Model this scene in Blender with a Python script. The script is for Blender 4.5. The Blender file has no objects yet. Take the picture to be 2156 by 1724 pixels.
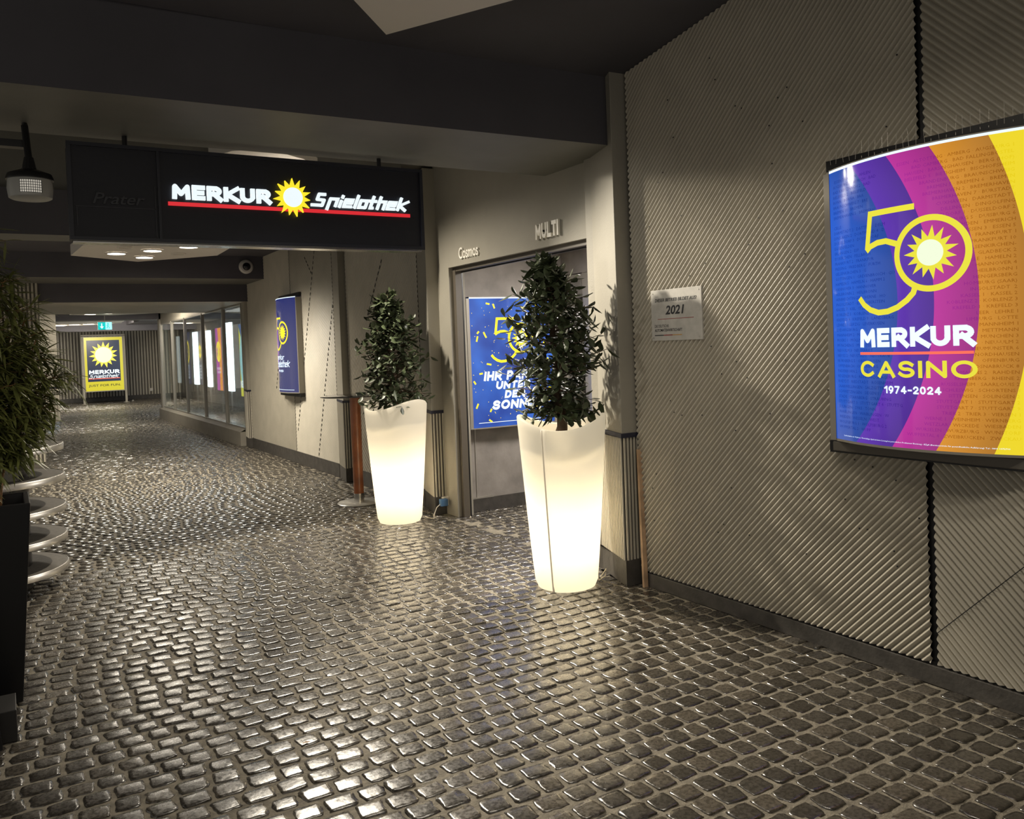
import bpy, math, random
import numpy as np
from math import sin, cos, pi, radians, sqrt, atan2
from mathutils import Vector, Matrix

random.seed(7); rng = np.random.default_rng(7)
scn = bpy.context.scene
COL = scn.collection

# ------------------------------------------------------------------ camera
FPX, CX, CY, W0, H0 = 1760.0, 1078.0, 765.0, 2156.0, 1724.0
EYE = Vector((0.0, 0.0, 1.55))
ROLL, PITCH, YAW = radians(2.18), radians(-1.3), radians(31.225)
fw = Vector((sin(YAW)*cos(PITCH), cos(YAW)*cos(PITCH), sin(PITCH)))
rt = Vector((cos(YAW), -sin(YAW), 0.0)); up = rt.cross(fw)
R_ = rt*cos(ROLL) - up*sin(ROLL); U_ = up*cos(ROLL) + rt*sin(ROLL)
cam = bpy.data.cameras.new('camera'); cam_o = bpy.data.objects.new('camera', cam); COL.objects.link(cam_o)
M = Matrix((( R_.x, U_.x, -fw.x, EYE.x), (R_.y, U_.y, -fw.y, EYE.y), (R_.z, U_.z, -fw.z, EYE.z), (0, 0, 0, 1)))
cam_o.matrix_world = M
cam.sensor_fit = 'HORIZONTAL'; cam.sensor_width = 36.0
cam.lens = 36.0*FPX/W0
cam.shift_y = -(H0/2 - CY)/W0
cam.clip_start = 0.05; cam.clip_end = 200
scn.camera = cam_o

# ------------------------------------------------------------------ view, world
scn.view_settings.view_transform = 'Standard'; scn.view_settings.look = 'None'
scn.view_settings.gamma = 1.0; scn.view_settings.use_curve_mapping = False
scn.view_settings.exposure = 0.08
wd = bpy.data.worlds.new('world'); scn.world = wd; wd.use_nodes = True
wd.node_tree.nodes['Background'].inputs[0].default_value = (1.0, 0.93, 0.82, 1)
wd.node_tree.nodes['Background'].inputs[1].default_value = 0.34

def lamp(name, kind, loc, power, color=(1, .93, .82), target=None, **kw):
    l = bpy.data.lights.new(name, kind); l.energy = power; l.color = color
    for k, v in kw.items(): setattr(l, k, v)
    o = bpy.data.objects.new(name, l); o.location = loc; COL.objects.link(o)
    if target is not None:
        o.rotation_euler = (Vector(target)-Vector(loc)).to_track_quat('-Z', 'Y').to_euler()
    return o
WARM = (1.0, .90, .74)
# ceiling lamps of the passage (the downlights' own beams)
for p, e in (((2.15, 2.3, 3.09), 44), ((1.55, 2.75, 3.09), 44), ((1.9, 1.75, 3.09), 36)):
    lamp('downlight_beam', 'SPOT', p, e, WARM, (p[0], p[1], 0), spot_size=radians(150), spot_blend=.9, shadow_soft_size=.06)
for p, e, q, a, bl in (((1.75, 6.62, 3.07), 820, (3.35, 2.2, -.3), 62, .6), ((2.1, 6.80, 3.07), 330, (2.2, 6.4, 0), 150, .9)):
    lamp('downlight_beam', 'SPOT', p, e, WARM, q, spot_size=radians(a), spot_blend=bl, shadow_soft_size=.05)
# floodlight hanging on the left, throws the plant shadows on the pillars
lamp('flood_beam', 'SPOT', (.24, 4.74, 2.38), 60, (1, .95, .86), (3.02, 4.35, 1.45), spot_size=radians(52), spot_blend=.5, shadow_soft_size=.03)
# unseen lamp added under the recess ceiling to brighten the recess
lamp('recess_fill_light', 'AREA', (4.3, 5.4, 2.42), 70, (1, .93, .86), (4.3, 5.4, 0), size=.5)
# light further down the passage
lamp('soffit_lamp', 'AREA', (2.0, 19.5, 2.75), 380, WARM, (2.0, 19.5, 0), size=1.4)
lamp('end_lamp', 'AREA', (2.4, 29.6, 2.8), 300, WARM, (2.9, 31.5, 0), size=2.2)
lamp('shop_lamp', 'AREA', (6.0, 19.5, 2.6), 150, (.95, .97, 1), (6.0, 19.5, 0), size=3.0)

# ------------------------------------------------------------------ materials
def mat(name, col, rough=.6, metal=0., noise=0., scale=8., emit=None, es=0., spec=.5, bump=0., bscale=60., coat=0.):
    m = bpy.data.materials.new(name); m.use_nodes = True
    nt = m.node_tree; b = nt.nodes['Principled BSDF']
    b.inputs['Base Color'].default_value = (*col, 1); b.inputs['Roughness'].default_value = rough
    b.inputs['Metallic'].default_value = metal; b.inputs['Specular IOR Level'].default_value = spec
    if coat: b.inputs['Coat Weight'].default_value = coat
    if noise or bump:
        tc = nt.nodes.new('ShaderNodeTexCoord')
    if noise:
        n = nt.nodes.new('ShaderNodeTexNoise'); n.inputs['Scale'].default_value = scale; n.inputs['Detail'].default_value = 5
        nt.links.new(tc.outputs['Object'], n.inputs['Vector'])
        r = nt.nodes.new('ShaderNodeValToRGB')
        r.color_ramp.elements[0].position = .3; r.color_ramp.elements[1].position = .7
        r.color_ramp.elements[0].color = (*[c*(1-noise) for c in col], 1)
        r.color_ramp.elements[1].color = (*[min(1, c*(1+noise)) for c in col], 1)
        nt.links.new(n.outputs['Fac'], r.inputs['Fac']); nt.links.new(r.outputs['Color'], b.inputs['Base Color'])
    if bump:
        n2 = nt.nodes.new('ShaderNodeTexNoise'); n2.inputs['Scale'].default_value = bscale; n2.inputs['Detail'].default_value = 4
        nt.links.new(tc.outputs['Object'], n2.inputs['Vector'])
        bp = nt.nodes.new('ShaderNodeBump'); bp.inputs['Strength'].default_value = bump; bp.inputs['Distance'].default_value = .01
        nt.links.new(n2.outputs['Fac'], bp.inputs['Height']); nt.links.new(bp.outputs['Normal'], b.inputs['Normal'])
    if emit is not None:
        b.inputs['Emission Color'].default_value = (*emit, 1); b.inputs['Emission Strength'].default_value = es
    return m

def glass_mat(name, tint=(.8, .82, .8), base=.12, rough=.02, power=4.0):
    m = bpy.data.materials.new(name); m.use_nodes = True; nt = m.node_tree
    for n in list(nt.nodes): nt.nodes.remove(n)
    out = nt.nodes.new('ShaderNodeOutputMaterial'); mx = nt.nodes.new('ShaderNodeMixShader')
    tr = nt.nodes.new('ShaderNodeBsdfTransparent'); tr.inputs[0].default_value = (*tint, 1)
    gl = nt.nodes.new('ShaderNodeBsdfGlossy'); gl.inputs['Roughness'].default_value = rough
    gl.inputs['Color'].default_value = (.9, .9, .88, 1)
    lw = nt.nodes.new('ShaderNodeLayerWeight'); lw.inputs['Blend'].default_value = .5
    pw = nt.nodes.new('ShaderNodeMath'); pw.operation = 'POWER'; pw.inputs[1].default_value = power
    ad = nt.nodes.new('ShaderNodeMath'); ad.operation = 'ADD'; ad.inputs[1].default_value = base; ad.use_clamp = True
    nt.links.new(lw.outputs['Facing'], pw.inputs[0]); nt.links.new(pw.outputs[0], ad.inputs[0])
    nt.links.new(ad.outputs[0], mx.inputs[0]); nt.links.new(tr.outputs[0], mx.inputs[1]); nt.links.new(gl.outputs[0], mx.inputs[2])
    nt.links.new(mx.outputs[0], out.inputs[0])
    return m

def ink_mat(name, col):                     # translucent print: darkens what lies behind it
    m = bpy.data.materials.new(name); m.use_nodes = True; nt = m.node_tree
    for n in list(nt.nodes): nt.nodes.remove(n)
    out = nt.nodes.new('ShaderNodeOutputMaterial'); tr = nt.nodes.new('ShaderNodeBsdfTransparent')
    tr.inputs[0].default_value = (*col, 1); nt.links.new(tr.outputs[0], out.inputs[0]); return m

def glow(name, col, es=1.0, rough=.25):
    return mat(name, tuple(c*.25 for c in col), rough, emit=col, es=es)

m_dark = mat('ceiling_black_paint', (.080, .077, .088), .75, noise=.1, scale=2)
m_soffit = mat('soffit_grey_paint', (.17, .165, .145), .55, noise=.1, scale=3)
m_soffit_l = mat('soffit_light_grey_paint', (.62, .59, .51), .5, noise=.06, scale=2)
m_white = mat('panel_off_white', (.74, .70, .64), .6)
m_wall = mat('wall_warm_grey_paint', (.31, .29, .24), .62, noise=.06, scale=3, bump=.12, bscale=90)
m_corr = mat('corrugated_grey_paint', (.44, .41, .34), .42, noise=.06, scale=5)
m_groove_shade = mat('groove_shade_grey', (.11, .10, .085), .6)  # shade between the ribs put into a darker backing colour
m_plaster = mat('mottled_plaster', (.24, .22, .20), .6, noise=.22, scale=5, bump=.15, bscale=30)
m_plinth = mat('plinth_dark_stone', (.055, .05, .044), .55, noise=.3, scale=14, bump=.2)
m_seam = mat('seam_black', (.006, .006, .007), .6)
m_cap = mat('cap_blue_black', (.015, .016, .035), .45)
m_black = mat('black_lacquer', (.008, .008, .009), .35)
m_navy = mat('sign_navy_panel', (.012, .013, .020), .45, bump=.08, bscale=40)
m_steel = mat('brushed_steel', (.62, .60, .56), .22, metal=1.)
m_rim = mat('rim_metal', (.50, .48, .44), .36, metal=.9)
m_alu = mat('aluminium_frame', (.42, .40, .36), .4, metal=.7)
m_casing = mat('lightbox_casing_grey', (.30, .28, .24), .45, metal=.3)
m_wood = mat('red_brown_wood', (.30, .095, .03), .35, noise=.35, scale=6, coat=.3)
m_lath = mat('pale_raw_wood', (.42, .28, .17), .7, noise=.25, scale=12)
m_leaf = mat('laurel_leaf', (.052, .068, .032), .42, noise=.4, scale=20, spec=.6)
m_leaf2 = mat('bamboo_leaf', (.17, .19, .055), .4, noise=.4, scale=15)
m_bark = mat('bark', (.10, .065, .04), .8, noise=.3, scale=30)
m_cane = mat('bamboo_cane', (.35, .19, .08), .5, noise=.3, scale=10)
m_soil = mat('soil', (.03, .02, .014), .95, noise=.4, scale=40, bump=.6)
m_pebble = mat('pebble', (.26, .19, .12), .8, noise=.4, scale=30)
m_stonetop = mat('counter_top_grey', (.13, .12, .105), .6, noise=.2, scale=30)
m_plastic_w = mat('white_plastic', (.62, .60, .55), .4)
m_blue = mat('blue_plastic', (.06, .14, .27), .4)
m_glass = glass_mat('window_glass', (.84, .86, .84), .17, .012, 5.5)
m_doorglass = glass_mat('door_glass', (.35, .35, .36), .25, .02, 2.0)
m_clear = glass_mat('clear_glass', (.62, .68, .66), .12, .02, 3)
m_plate = mat('plaque_silver', (.42, .40, .36), .5, noise=.1, scale=25)
m_ink = mat('black_ink', (.01, .01, .012), .5)
m_redink = mat('red_ink', (.25, .02, .015), .5)
m_goldink = mat('gold_ink', (.45, .25, .06), .5)
m_rust = mat('orange_rust_stain', (.45, .25, .10), .7)
m_cable = mat('cream_cable', (.55, .50, .40), .5)
m_lens = glow('lamp_lens', (1, .93, .80), 14)
m_floodglass = mat('flood_glass', (.6, .58, .5), .15, emit=(1, .93, .8), es=.35)
g_white = glow('glow_white', (.80, .89, .92), 1.0)
g_cool = glow('glow_cool_white', (.72, .86, 1.0), 1.1)
g_yellow = glow('glow_yellow', (1.0, .80, .03), .95)
g_lemon = glow('glow_lemon', (.82, .76, .05), .85)
g_red = glow('glow_red', (.80, .03, .04), .8)
g_coral = glow('glow_coral', (1.0, .16, .10), .9)
g_navy = glow('glow_navy', (.012, .022, .10), 1.0)
g_navy2 = glow('glow_dark_navy', (.02, .028, .06), .9)
g_teal = glow('glow_exit_teal', (.0, .42, .40), 1.4)
g_tubes = glow('glow_tube', (.75, .90, 1.0), 9)
g_disc = glow('glow_pale_disc', (.80, .88, .66), .95)

# ------------------------------------------------------------------ mesh helpers
class MB:
    def __init__(s): s.v = []; s.f = []; s.mi = []; s.cur = 0
    def add(s, vs, fs, mi=None):
        b = len(s.v); s.v += [tuple(p) for p in vs]
        s.f += [tuple(b+i for i in f) for f in fs]; s.mi += [s.cur if mi is None else mi]*len(fs)
        return s
    def box(s, x0, x1, y0, y1, z0, z1):
        return s.add([(x0,y0,z0),(x1,y0,z0),(x1,y1,z0),(x0,y1,z0),(x0,y0,z1),(x1,y0,z1),(x1,y1,z1),(x0,y1,z1)],
                     [(0,3,2,1),(4,5,6,7),(0,1,5,4),(1,2,6,5),(2,3,7,6),(3,0,4,7)])
    def prism(s, pts, z0, z1):
        a = sum(pts[i][0]*pts[(i+1) % len(pts)][1]-pts[(i+1) % len(pts)][0]*pts[i][1] for i in range(len(pts)))
        if a < 0: pts = pts[::-1]
        n = len(pts)
        return s.add([(x,y,z0) for x,y in pts]+[(x,y,z1) for x,y in pts],
                     [tuple(range(n))[::-1], tuple(range(n,2*n))]+[(i,(i+1)%n,n+(i+1)%n,n+i) for i in range(n)])
    def tube(s, path, r, n=8, cap=True):
        path = [Vector(p) for p in path]; rs = r if isinstance(r, (list, tuple)) else [r]*len(path)
        vs = []; N = len(path); prev = None
        for i, p in enumerate(path):
            d = (path[min(i+1,N-1)]-path[max(i-1,0)]).normalized()
            ref = Vector((0,0,1)) if abs(d.z) < .9 else Vector((1,0,0))
            a = d.cross(ref).normalized()
            if prev is not None and a.dot(prev) < 0: a = -a
            prev = a; b = d.cross(a)
            for k in range(n):
                t = 2*pi*k/n; vs.append(p+a*cos(t)*rs[i]+b*sin(t)*rs[i])
        fs = [(i*n+k, i*n+(k+1)%n, (i+1)*n+(k+1)%n, (i+1)*n+k) for i in range(N-1) for k in range(n)]
        if cap: fs += [tuple(range(n))[::-1], tuple((N-1)*n+k for k in range(n))]
        return s.add(vs, fs)
    def lathe(s, prof, c=(0,0,0), n=40, cap=True):
        vs = []; N = len(prof)
        for r, z in prof:
            for k in range(n):
                t = 2*pi*k/n; vs.append((c[0]+r*cos(t), c[1]+r*sin(t), c[2]+z))
        fs = [(i*n+k, i*n+(k+1)%n, (i+1)*n+(k+1)%n, (i+1)*n+k) for i in range(N-1) for k in range(n)]
        if cap: fs += [tuple(range(n))[::-1], tuple((N-1)*n+k for k in range(n))]
        return s.add(vs, fs)
    def obj(s, name, mats, parent=None, smooth=False, bevel=0., loc=None):
        me = bpy.data.meshes.new(name); me.from_pydata(s.v, [], s.f)
        for m in (mats if isinstance(mats, (list, tuple)) else [mats]): me.materials.append(m)
        me.polygons.foreach_set('material_index', s.mi)
        if smooth: me.polygons.foreach_set('use_smooth', [True]*len(me.polygons))
        me.update(); o = bpy.data.objects.new(name, me); COL.objects.link(o)
        if parent is not None: o.parent = parent
        if loc is not None: o.location = loc
        if bevel:
            b = o.modifiers.new('bevel', 'BEVEL'); b.width = bevel; b.segments = 2; b.limit_method = 'ANGLE'
        if smooth and smooth != 'all':
            try: me.set_sharp_from_angle(angle=radians(40))
            except Exception: pass
        return o

def tag(o, label, cat, group=None, kind=None):
    o['label'] = label; o['category'] = cat
    if group: o['group'] = group
    if kind: o['kind'] = kind
    return o
def thing(name, label, cat, loc=(0,0,0), group=None):
    o = bpy.data.objects.new(name, None); COL.objects.link(o); o.location = loc; o.empty_display_size = .1
    return tag(o, label, cat, group)
def struct(o, label=None):
    o['kind'] = 'structure'
    if label: o['label'] = label
    return o

# text: outline from the built-in font, as flat polygons normalised to a box
_tc = {}
def text2d(s, res=3, bold=0.0, shear=0.0, space=1.0):
    key = (s, res, bold, shear, space)
    if key in _tc: return _tc[key]
    cu = bpy.data.curves.new('t', 'FONT'); cu.body = s; cu.resolution_u = res; cu.offset = bold; cu.shear = shear
    cu.space_character = space; cu.fill_mode = 'BOTH'
    o = bpy.data.objects.new('t', cu); COL.objects.link(o)
    dg = bpy.context.evaluated_depsgraph_get(); me = bpy.data.meshes.new_from_object(o.evaluated_get(dg))
    n = len(me.vertices); co = np.zeros(n*3); me.vertices.foreach_get('co', co); co = co.reshape(-1, 3)[:, :2]
    fs = [tuple(p.vertices) for p in me.polygons]
    bpy.data.objects.remove(o); bpy.data.curves.remove(cu); bpy.data.meshes.remove(me)
    _tc[key] = (co, fs); return _tc[key]
def put_text(mb, s, u0, v0, u1, v1, P, lift=.0, bold=0., shear=0., res=3, thick=0., space=1., fit=True, skew=0.):
    """fit the string in the box u0..u1, v0..v1 (v0 baseline) of the surface P(u,v,lift)"""
    co, fs = text2d(s, res, bold, shear, space)
    if len(co) == 0: return
    mn = co.min(0); mx = co.max(0)
    sx = (u1-u0)/(mx[0]-mn[0]) if fit else (v1-v0)/.7
    sy = (v1-v0)/(mx[1]-mn[1]) if fit else (v1-v0)/.7
    q = [(u0+(x-mn[0])*sx, v0+(y-(mn[1] if fit else 0))*sy) for x, y in co]
    flat(mb, q, fs, P, lift, thick)
def flat(mb, q, fs, P, lift, thick=0.):
    vs = [P(u, v, lift+thick) for u, v in q]
    if not thick: mb.add(vs, fs); return
    n = len(vs); edges = {}
    for f in fs:
        for i in range(len(f)):
            e = (f[i], f[(i+1) % len(f)]); edges[e] = edges.get(e, 0)+1
    side = [(a, b, b+n, a+n) for (a, b) in edges if (b, a) not in edges]
    mb.add(vs+[P(u, v, lift) for u, v in q], list(fs)+side)
def poly(mb, pts, P, lift, thick=0.): flat(mb, pts, [tuple(range(len(pts)))], P, lift, thick)
def strip_rect(mb, u0, u1, v0, v1, P, lift, n=24):
    for i in range(n): poly(mb, [(u0+(u1-u0)*i/n, v0), (u0+(u1-u0)*(i+1)/n, v0), (u0+(u1-u0)*(i+1)/n, v1), (u0+(u1-u0)*i/n, v1)], P, lift)
def dens(pts, closed=False, step=.03):
    out = []; n = len(pts)
    for i in range(n if closed else n-1):
        a, b = pts[i], pts[(i+1) % n]; k = max(1, int(sqrt((a[0]-b[0])**2+(a[1]-b[1])**2)/step))
        out += [(a[0]+(b[0]-a[0])*j/k, a[1]+(b[1]-a[1])*j/k) for j in range(k)]
    return out if closed else out+[pts[-1]]
def _A(cx, cy, rx, ry, a0, a1, n=12): return [(cx+rx*cos(radians(a0+(a1-a0)*i/n)), cy+ry*sin(radians(a0+(a1-a0)*i/n))) for i in range(n+1)]
GL = {  # centre lines of bold capitals, width of the glyph first
 'M': (1.12, [(0, 0), (.04, 1), (.5, .3), (.96, 1), (1, 0)]), 'E': (.72, [(1, 0), (0, 0), (0, 1), (1, 1)], [(0, .5), (.9, .5)]),
 'R': (.92, [(0, 0), (0, 1), (.55, 1)]+_A(.55, .72, .42, .28, 90, -90)+[(0, .44)], [(.48, .44), (1, 0)]), 'K': (.92, [(0, 0), (0, 1)], [(.95, 1), (.12, .5), (1, 0)]),
 'U': (.92, [(0, 1), (0, .4)]+_A(.5, .4, .5, .4, 180, 360)+[(1, .4), (1, 1)]), 'C': (.98, _A(.5, .5, .5, .5, 48, 312, 24)), 'A': (1.02, [(0, 0), (.5, 1), (1, 0)], [(.18, .28), (.82, .28)]),
 'S': (.84, _A(.48, .75, .45, .25, 35, 180, 10)+_A(.48, .75, .45, .25, 180, 265, 6)+_A(.5, .26, .5, .26, 85, 0, 6)+_A(.5, .26, .5, .26, 0, -150, 12)), 'I': (.0, [(0, 0), (0, 1)]),
 'N': (.95, [(0, 0), (0, 1), (1, 0), (1, 1)]), 'O': (1.12, _A(.5, .5, .5, .5, 90, 450, 32)), 'T': (.85, [(0, 1), (1, 1)], [(.5, 1), (.5, 0)]), 'L': (.68, [(0, 1), (0, 0), (1, 0)]),
 'H': (.86, [(0, 0), (0, 1)], [(1, 0), (1, 1)], [(0, .5), (1, .5)]), 'P': (.8, [(0, 0), (0, 1), (.55, 1)]+_A(.55, .72, .42, .28, 90, -90)+[(0, .44)]), 'Y': (.9, [(0, 1), (.5, .45), (1, 1)], [(.5, .5), (.5, 0)]),
 'D': (.9, [(0, 0), (0, 1), (.4, 1)]+_A(.4, .5, .6, .5, 90, -90)+[(0, 0)]), '0': (.72, _A(.5, .5, .5, .5, 90, 450, 28)), '1': (.3, [(0, .8), (1, 1), (1, 0)]),
 '2': (.7, _A(.5, .68, .48, .32, 165, -20)+[(0, 0), (1, 0)]), '4': (.8, [(.7, 0), (.7, 1), (0, .28), (1, .28)]), '7': (.7, [(0, 1), (1, 1), (.3, 0)]),
 '9': (.7, _A(.5, .66, .48, .34, 0, 360, 20), [(.98, .66), (.9, .3), (.45, 0)]), '-': (.45, [(0, .45), (1, .45)]), ' ': (.25,),
 'a': (.80, [(.62, 1), (-.02, 1), (-.02, .52), (.8, .48), (.8, 0), (-.35, 0)]),                                            # angular script S
 'p': (.68, [(0, -.28), (0, .64), (1, .64), (1, .05)]), 'i': (.0, [(0, 0), (0, .44)], [(0, .86), (0, .90)]), 'e': (.66, [(1, 0), (0, 0), (0, .64), (1, .64), (1, .34), (0, .34)]),
 'l': (.0, [(0, 0), (0, 1)]), 'o': (.62, [(0, 0), (1, 0), (1, .64), (0, .64), (0, 0)]), 't': (.42, [(.7, 0), (.25, 0), (.25, 1)], [(-.2, .64), (1, .64)]), 'h': (.60, [(0, 0), (0, 1)], [(0, .64), (1, .64), (1, 0)]),
 'k': (.66, [(0, 0), (0, 1)], [(1, .68), (.1, .36), (1, 0)]), 'r': (.45, [(0, 0), (0, .64), (1, .64)]), 'u': (.6, [(0, .64), (0, 0), (1, 0), (1, .64)]), 'm': (1.0, [(0, 0), (0, .64), (1, .64), (1, 0)], [(.5, .64), (.5, 0)]), 's': (.5, [(1, .64), (0, .64), (0, .34), (1, .3), (1, 0), (0, 0)])}
def put_glyphs(mb, s, u0, v0, u1, v1, P, lift, wt=.2, shear=0., gap=.16, thick=0., wv=None):
    """bold lettering built from strokes; wt = stroke width over the letter height"""
    H_ = v1-v0; w = wt*H_; nat = sum(GL[c][0]*(1-wt)+wt for c in s)+gap*(len(s)-1)+shear; k = (u1-u0)/(nat*H_)
    x = u0; base_lift = lift; cnt = 0; hw = w/2; kw = w*k if wv is None else wv*H_
    for c in s:
        g = GL[c]; gw = (g[0]*(1-wt))*H_*k
        for ln in g[1:]:
            q = [(x+kw/2+px*gw+shear*(hw+py*(H_-w))*k, v0+hw+py*(H_-w)) for px, py in ln]
            if q[0] != q[-1]:
                for e_, o_ in ((0, 1), (-1, -2)):
                    a, b = q[e_], q[o_]; dx, dy = a[0]-b[0], a[1]-b[1]; l = sqrt(dx*dx+dy*dy) or 1e-9
                    if abs(dy)/l > .35: f_ = hw/abs(dy); q[e_] = (a[0]+dx*f_, a[1]+dy*f_)
                    else: q[e_] = (a[0]+dx/l*kw/2, a[1]+dy/l*kw/2)
            for a, b in zip(q, q[1:]):
                cnt += 1; lift = base_lift+(cnt % 9)*.00012
                if abs(b[0]-a[0])+abs(b[1]-a[1]) < 1e-6: continue
                dx, dy = b[0]-a[0], b[1]-a[1]; l = sqrt(dx*dx+dy*dy) or 1e-9; ex = dx/l; ey = dy/l
                ww = sqrt((kw*ey)**2+(w*ex)**2)/2; nx, ny = -ey*ww, ex*ww; n_ = max(1, int(l/.04)) if not thick else 1
                for j in range(n_):
                    a2 = (a[0]+dx*j/n_, a[1]+dy*j/n_); b2 = (a[0]+dx*(j+1)/n_, a[1]+dy*(j+1)/n_)
                    flat(mb, [(a2[0]-nx, a2[1]-ny), (b2[0]-nx, b2[1]-ny), (b2[0]+nx, b2[1]+ny), (a2[0]+nx, a2[1]+ny)], [(0, 1, 2, 3)], P, lift, thick)
            closed = q[0] == q[-1] or (abs(q[0][0]-q[-1][0])+abs(q[0][1]-q[-1][1]) < 1e-6)
            for i_, a in enumerate(q if closed else q[1:-1]):
                cnt += 1; lift = base_lift+(cnt % 9)*.00012+.00004
                pa, pb = (q[i_-1] if i_ else q[-2], q[(i_+1) % len(q)] if i_ < len(q)-1 else q[1]) if closed else (q[i_], q[i_+2])
                ax = lambda b_: abs(a[0]-b_[0]-shear*(a[1]-b_[1])*k) < 1e-4 or abs(a[1]-b_[1]) < 1e-4
                if ax(pa) and ax(pb):
                    h1, h2, sh = kw/2, hw, shear*hw*k; flat(mb, [(a[0]-h1-sh, a[1]-h2), (a[0]+h1-sh, a[1]-h2), (a[0]+h1+sh, a[1]+h2), (a[0]-h1+sh, a[1]+h2)], [(0, 1, 2, 3)], P, lift, thick); continue
                flat(mb, [(a[0]+kw/2*.98*cos(t_*pi/6), a[1]+hw*.98*sin(t_*pi/6)) for t_ in range(12)], [tuple(range(12))], P, lift, thick)
        x += gw+kw+gap*H_*k
def stroke(mb, pts, w, P, lift, closed=False):
    pts = dens(pts, closed)
    n = len(pts); L = []; Rr = []
    for i in range(n):
        if closed: a, b = pts[(i-1) % n], pts[(i+1) % n]
        else: a, b = pts[max(i-1, 0)], pts[min(i+1, n-1)]
        dx, dy = b[0]-a[0], b[1]-a[1]; l = sqrt(dx*dx+dy*dy) or 1; nx, ny = -dy/l*w/2, dx/l*w/2
        L.append((pts[i][0]+nx, pts[i][1]+ny)); Rr.append((pts[i][0]-nx, pts[i][1]-ny))
    m = n if closed else n-1
    flat(mb, L+Rr, [(i, n+i, n+(i+1) % n, (i+1) % n) for i in range(m)], P, lift)
def arc(cx, cy, r, a0, a1, n=40): return [(cx+r*cos(radians(a0+(a1-a0)*i/n)), cy+r*sin(radians(a0+(a1-a0)*i/n))) for i in range(n+1)]
def sunburst(mb, cx, cy, ro, ri, P, lift, rays=15, rot=90., thick=0., sx=1.):
    tips = []; q = [(cx, cy)]
    for k in range(rays*2):
        a = radians(rot+k*180/rays); r = ro*(1-.07*(k % 4 == 2)) if k % 2 == 0 else ri
        q.append((cx+r*cos(a)*sx, cy+r*sin(a)))
    n = rays*2
    flat(mb, q, [(0, 1+k, 1+(k+1) % n) for k in range(n)], P, lift, thick)
def disc(mb, cx, cy, r, P, lift, n=40, thick=0., sx=1.):
    poly(mb, [(cx+r*cos(2*pi*k/n)*sx, cy+r*sin(2*pi*k/n)) for k in range(n)], P, lift, thick)

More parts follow.
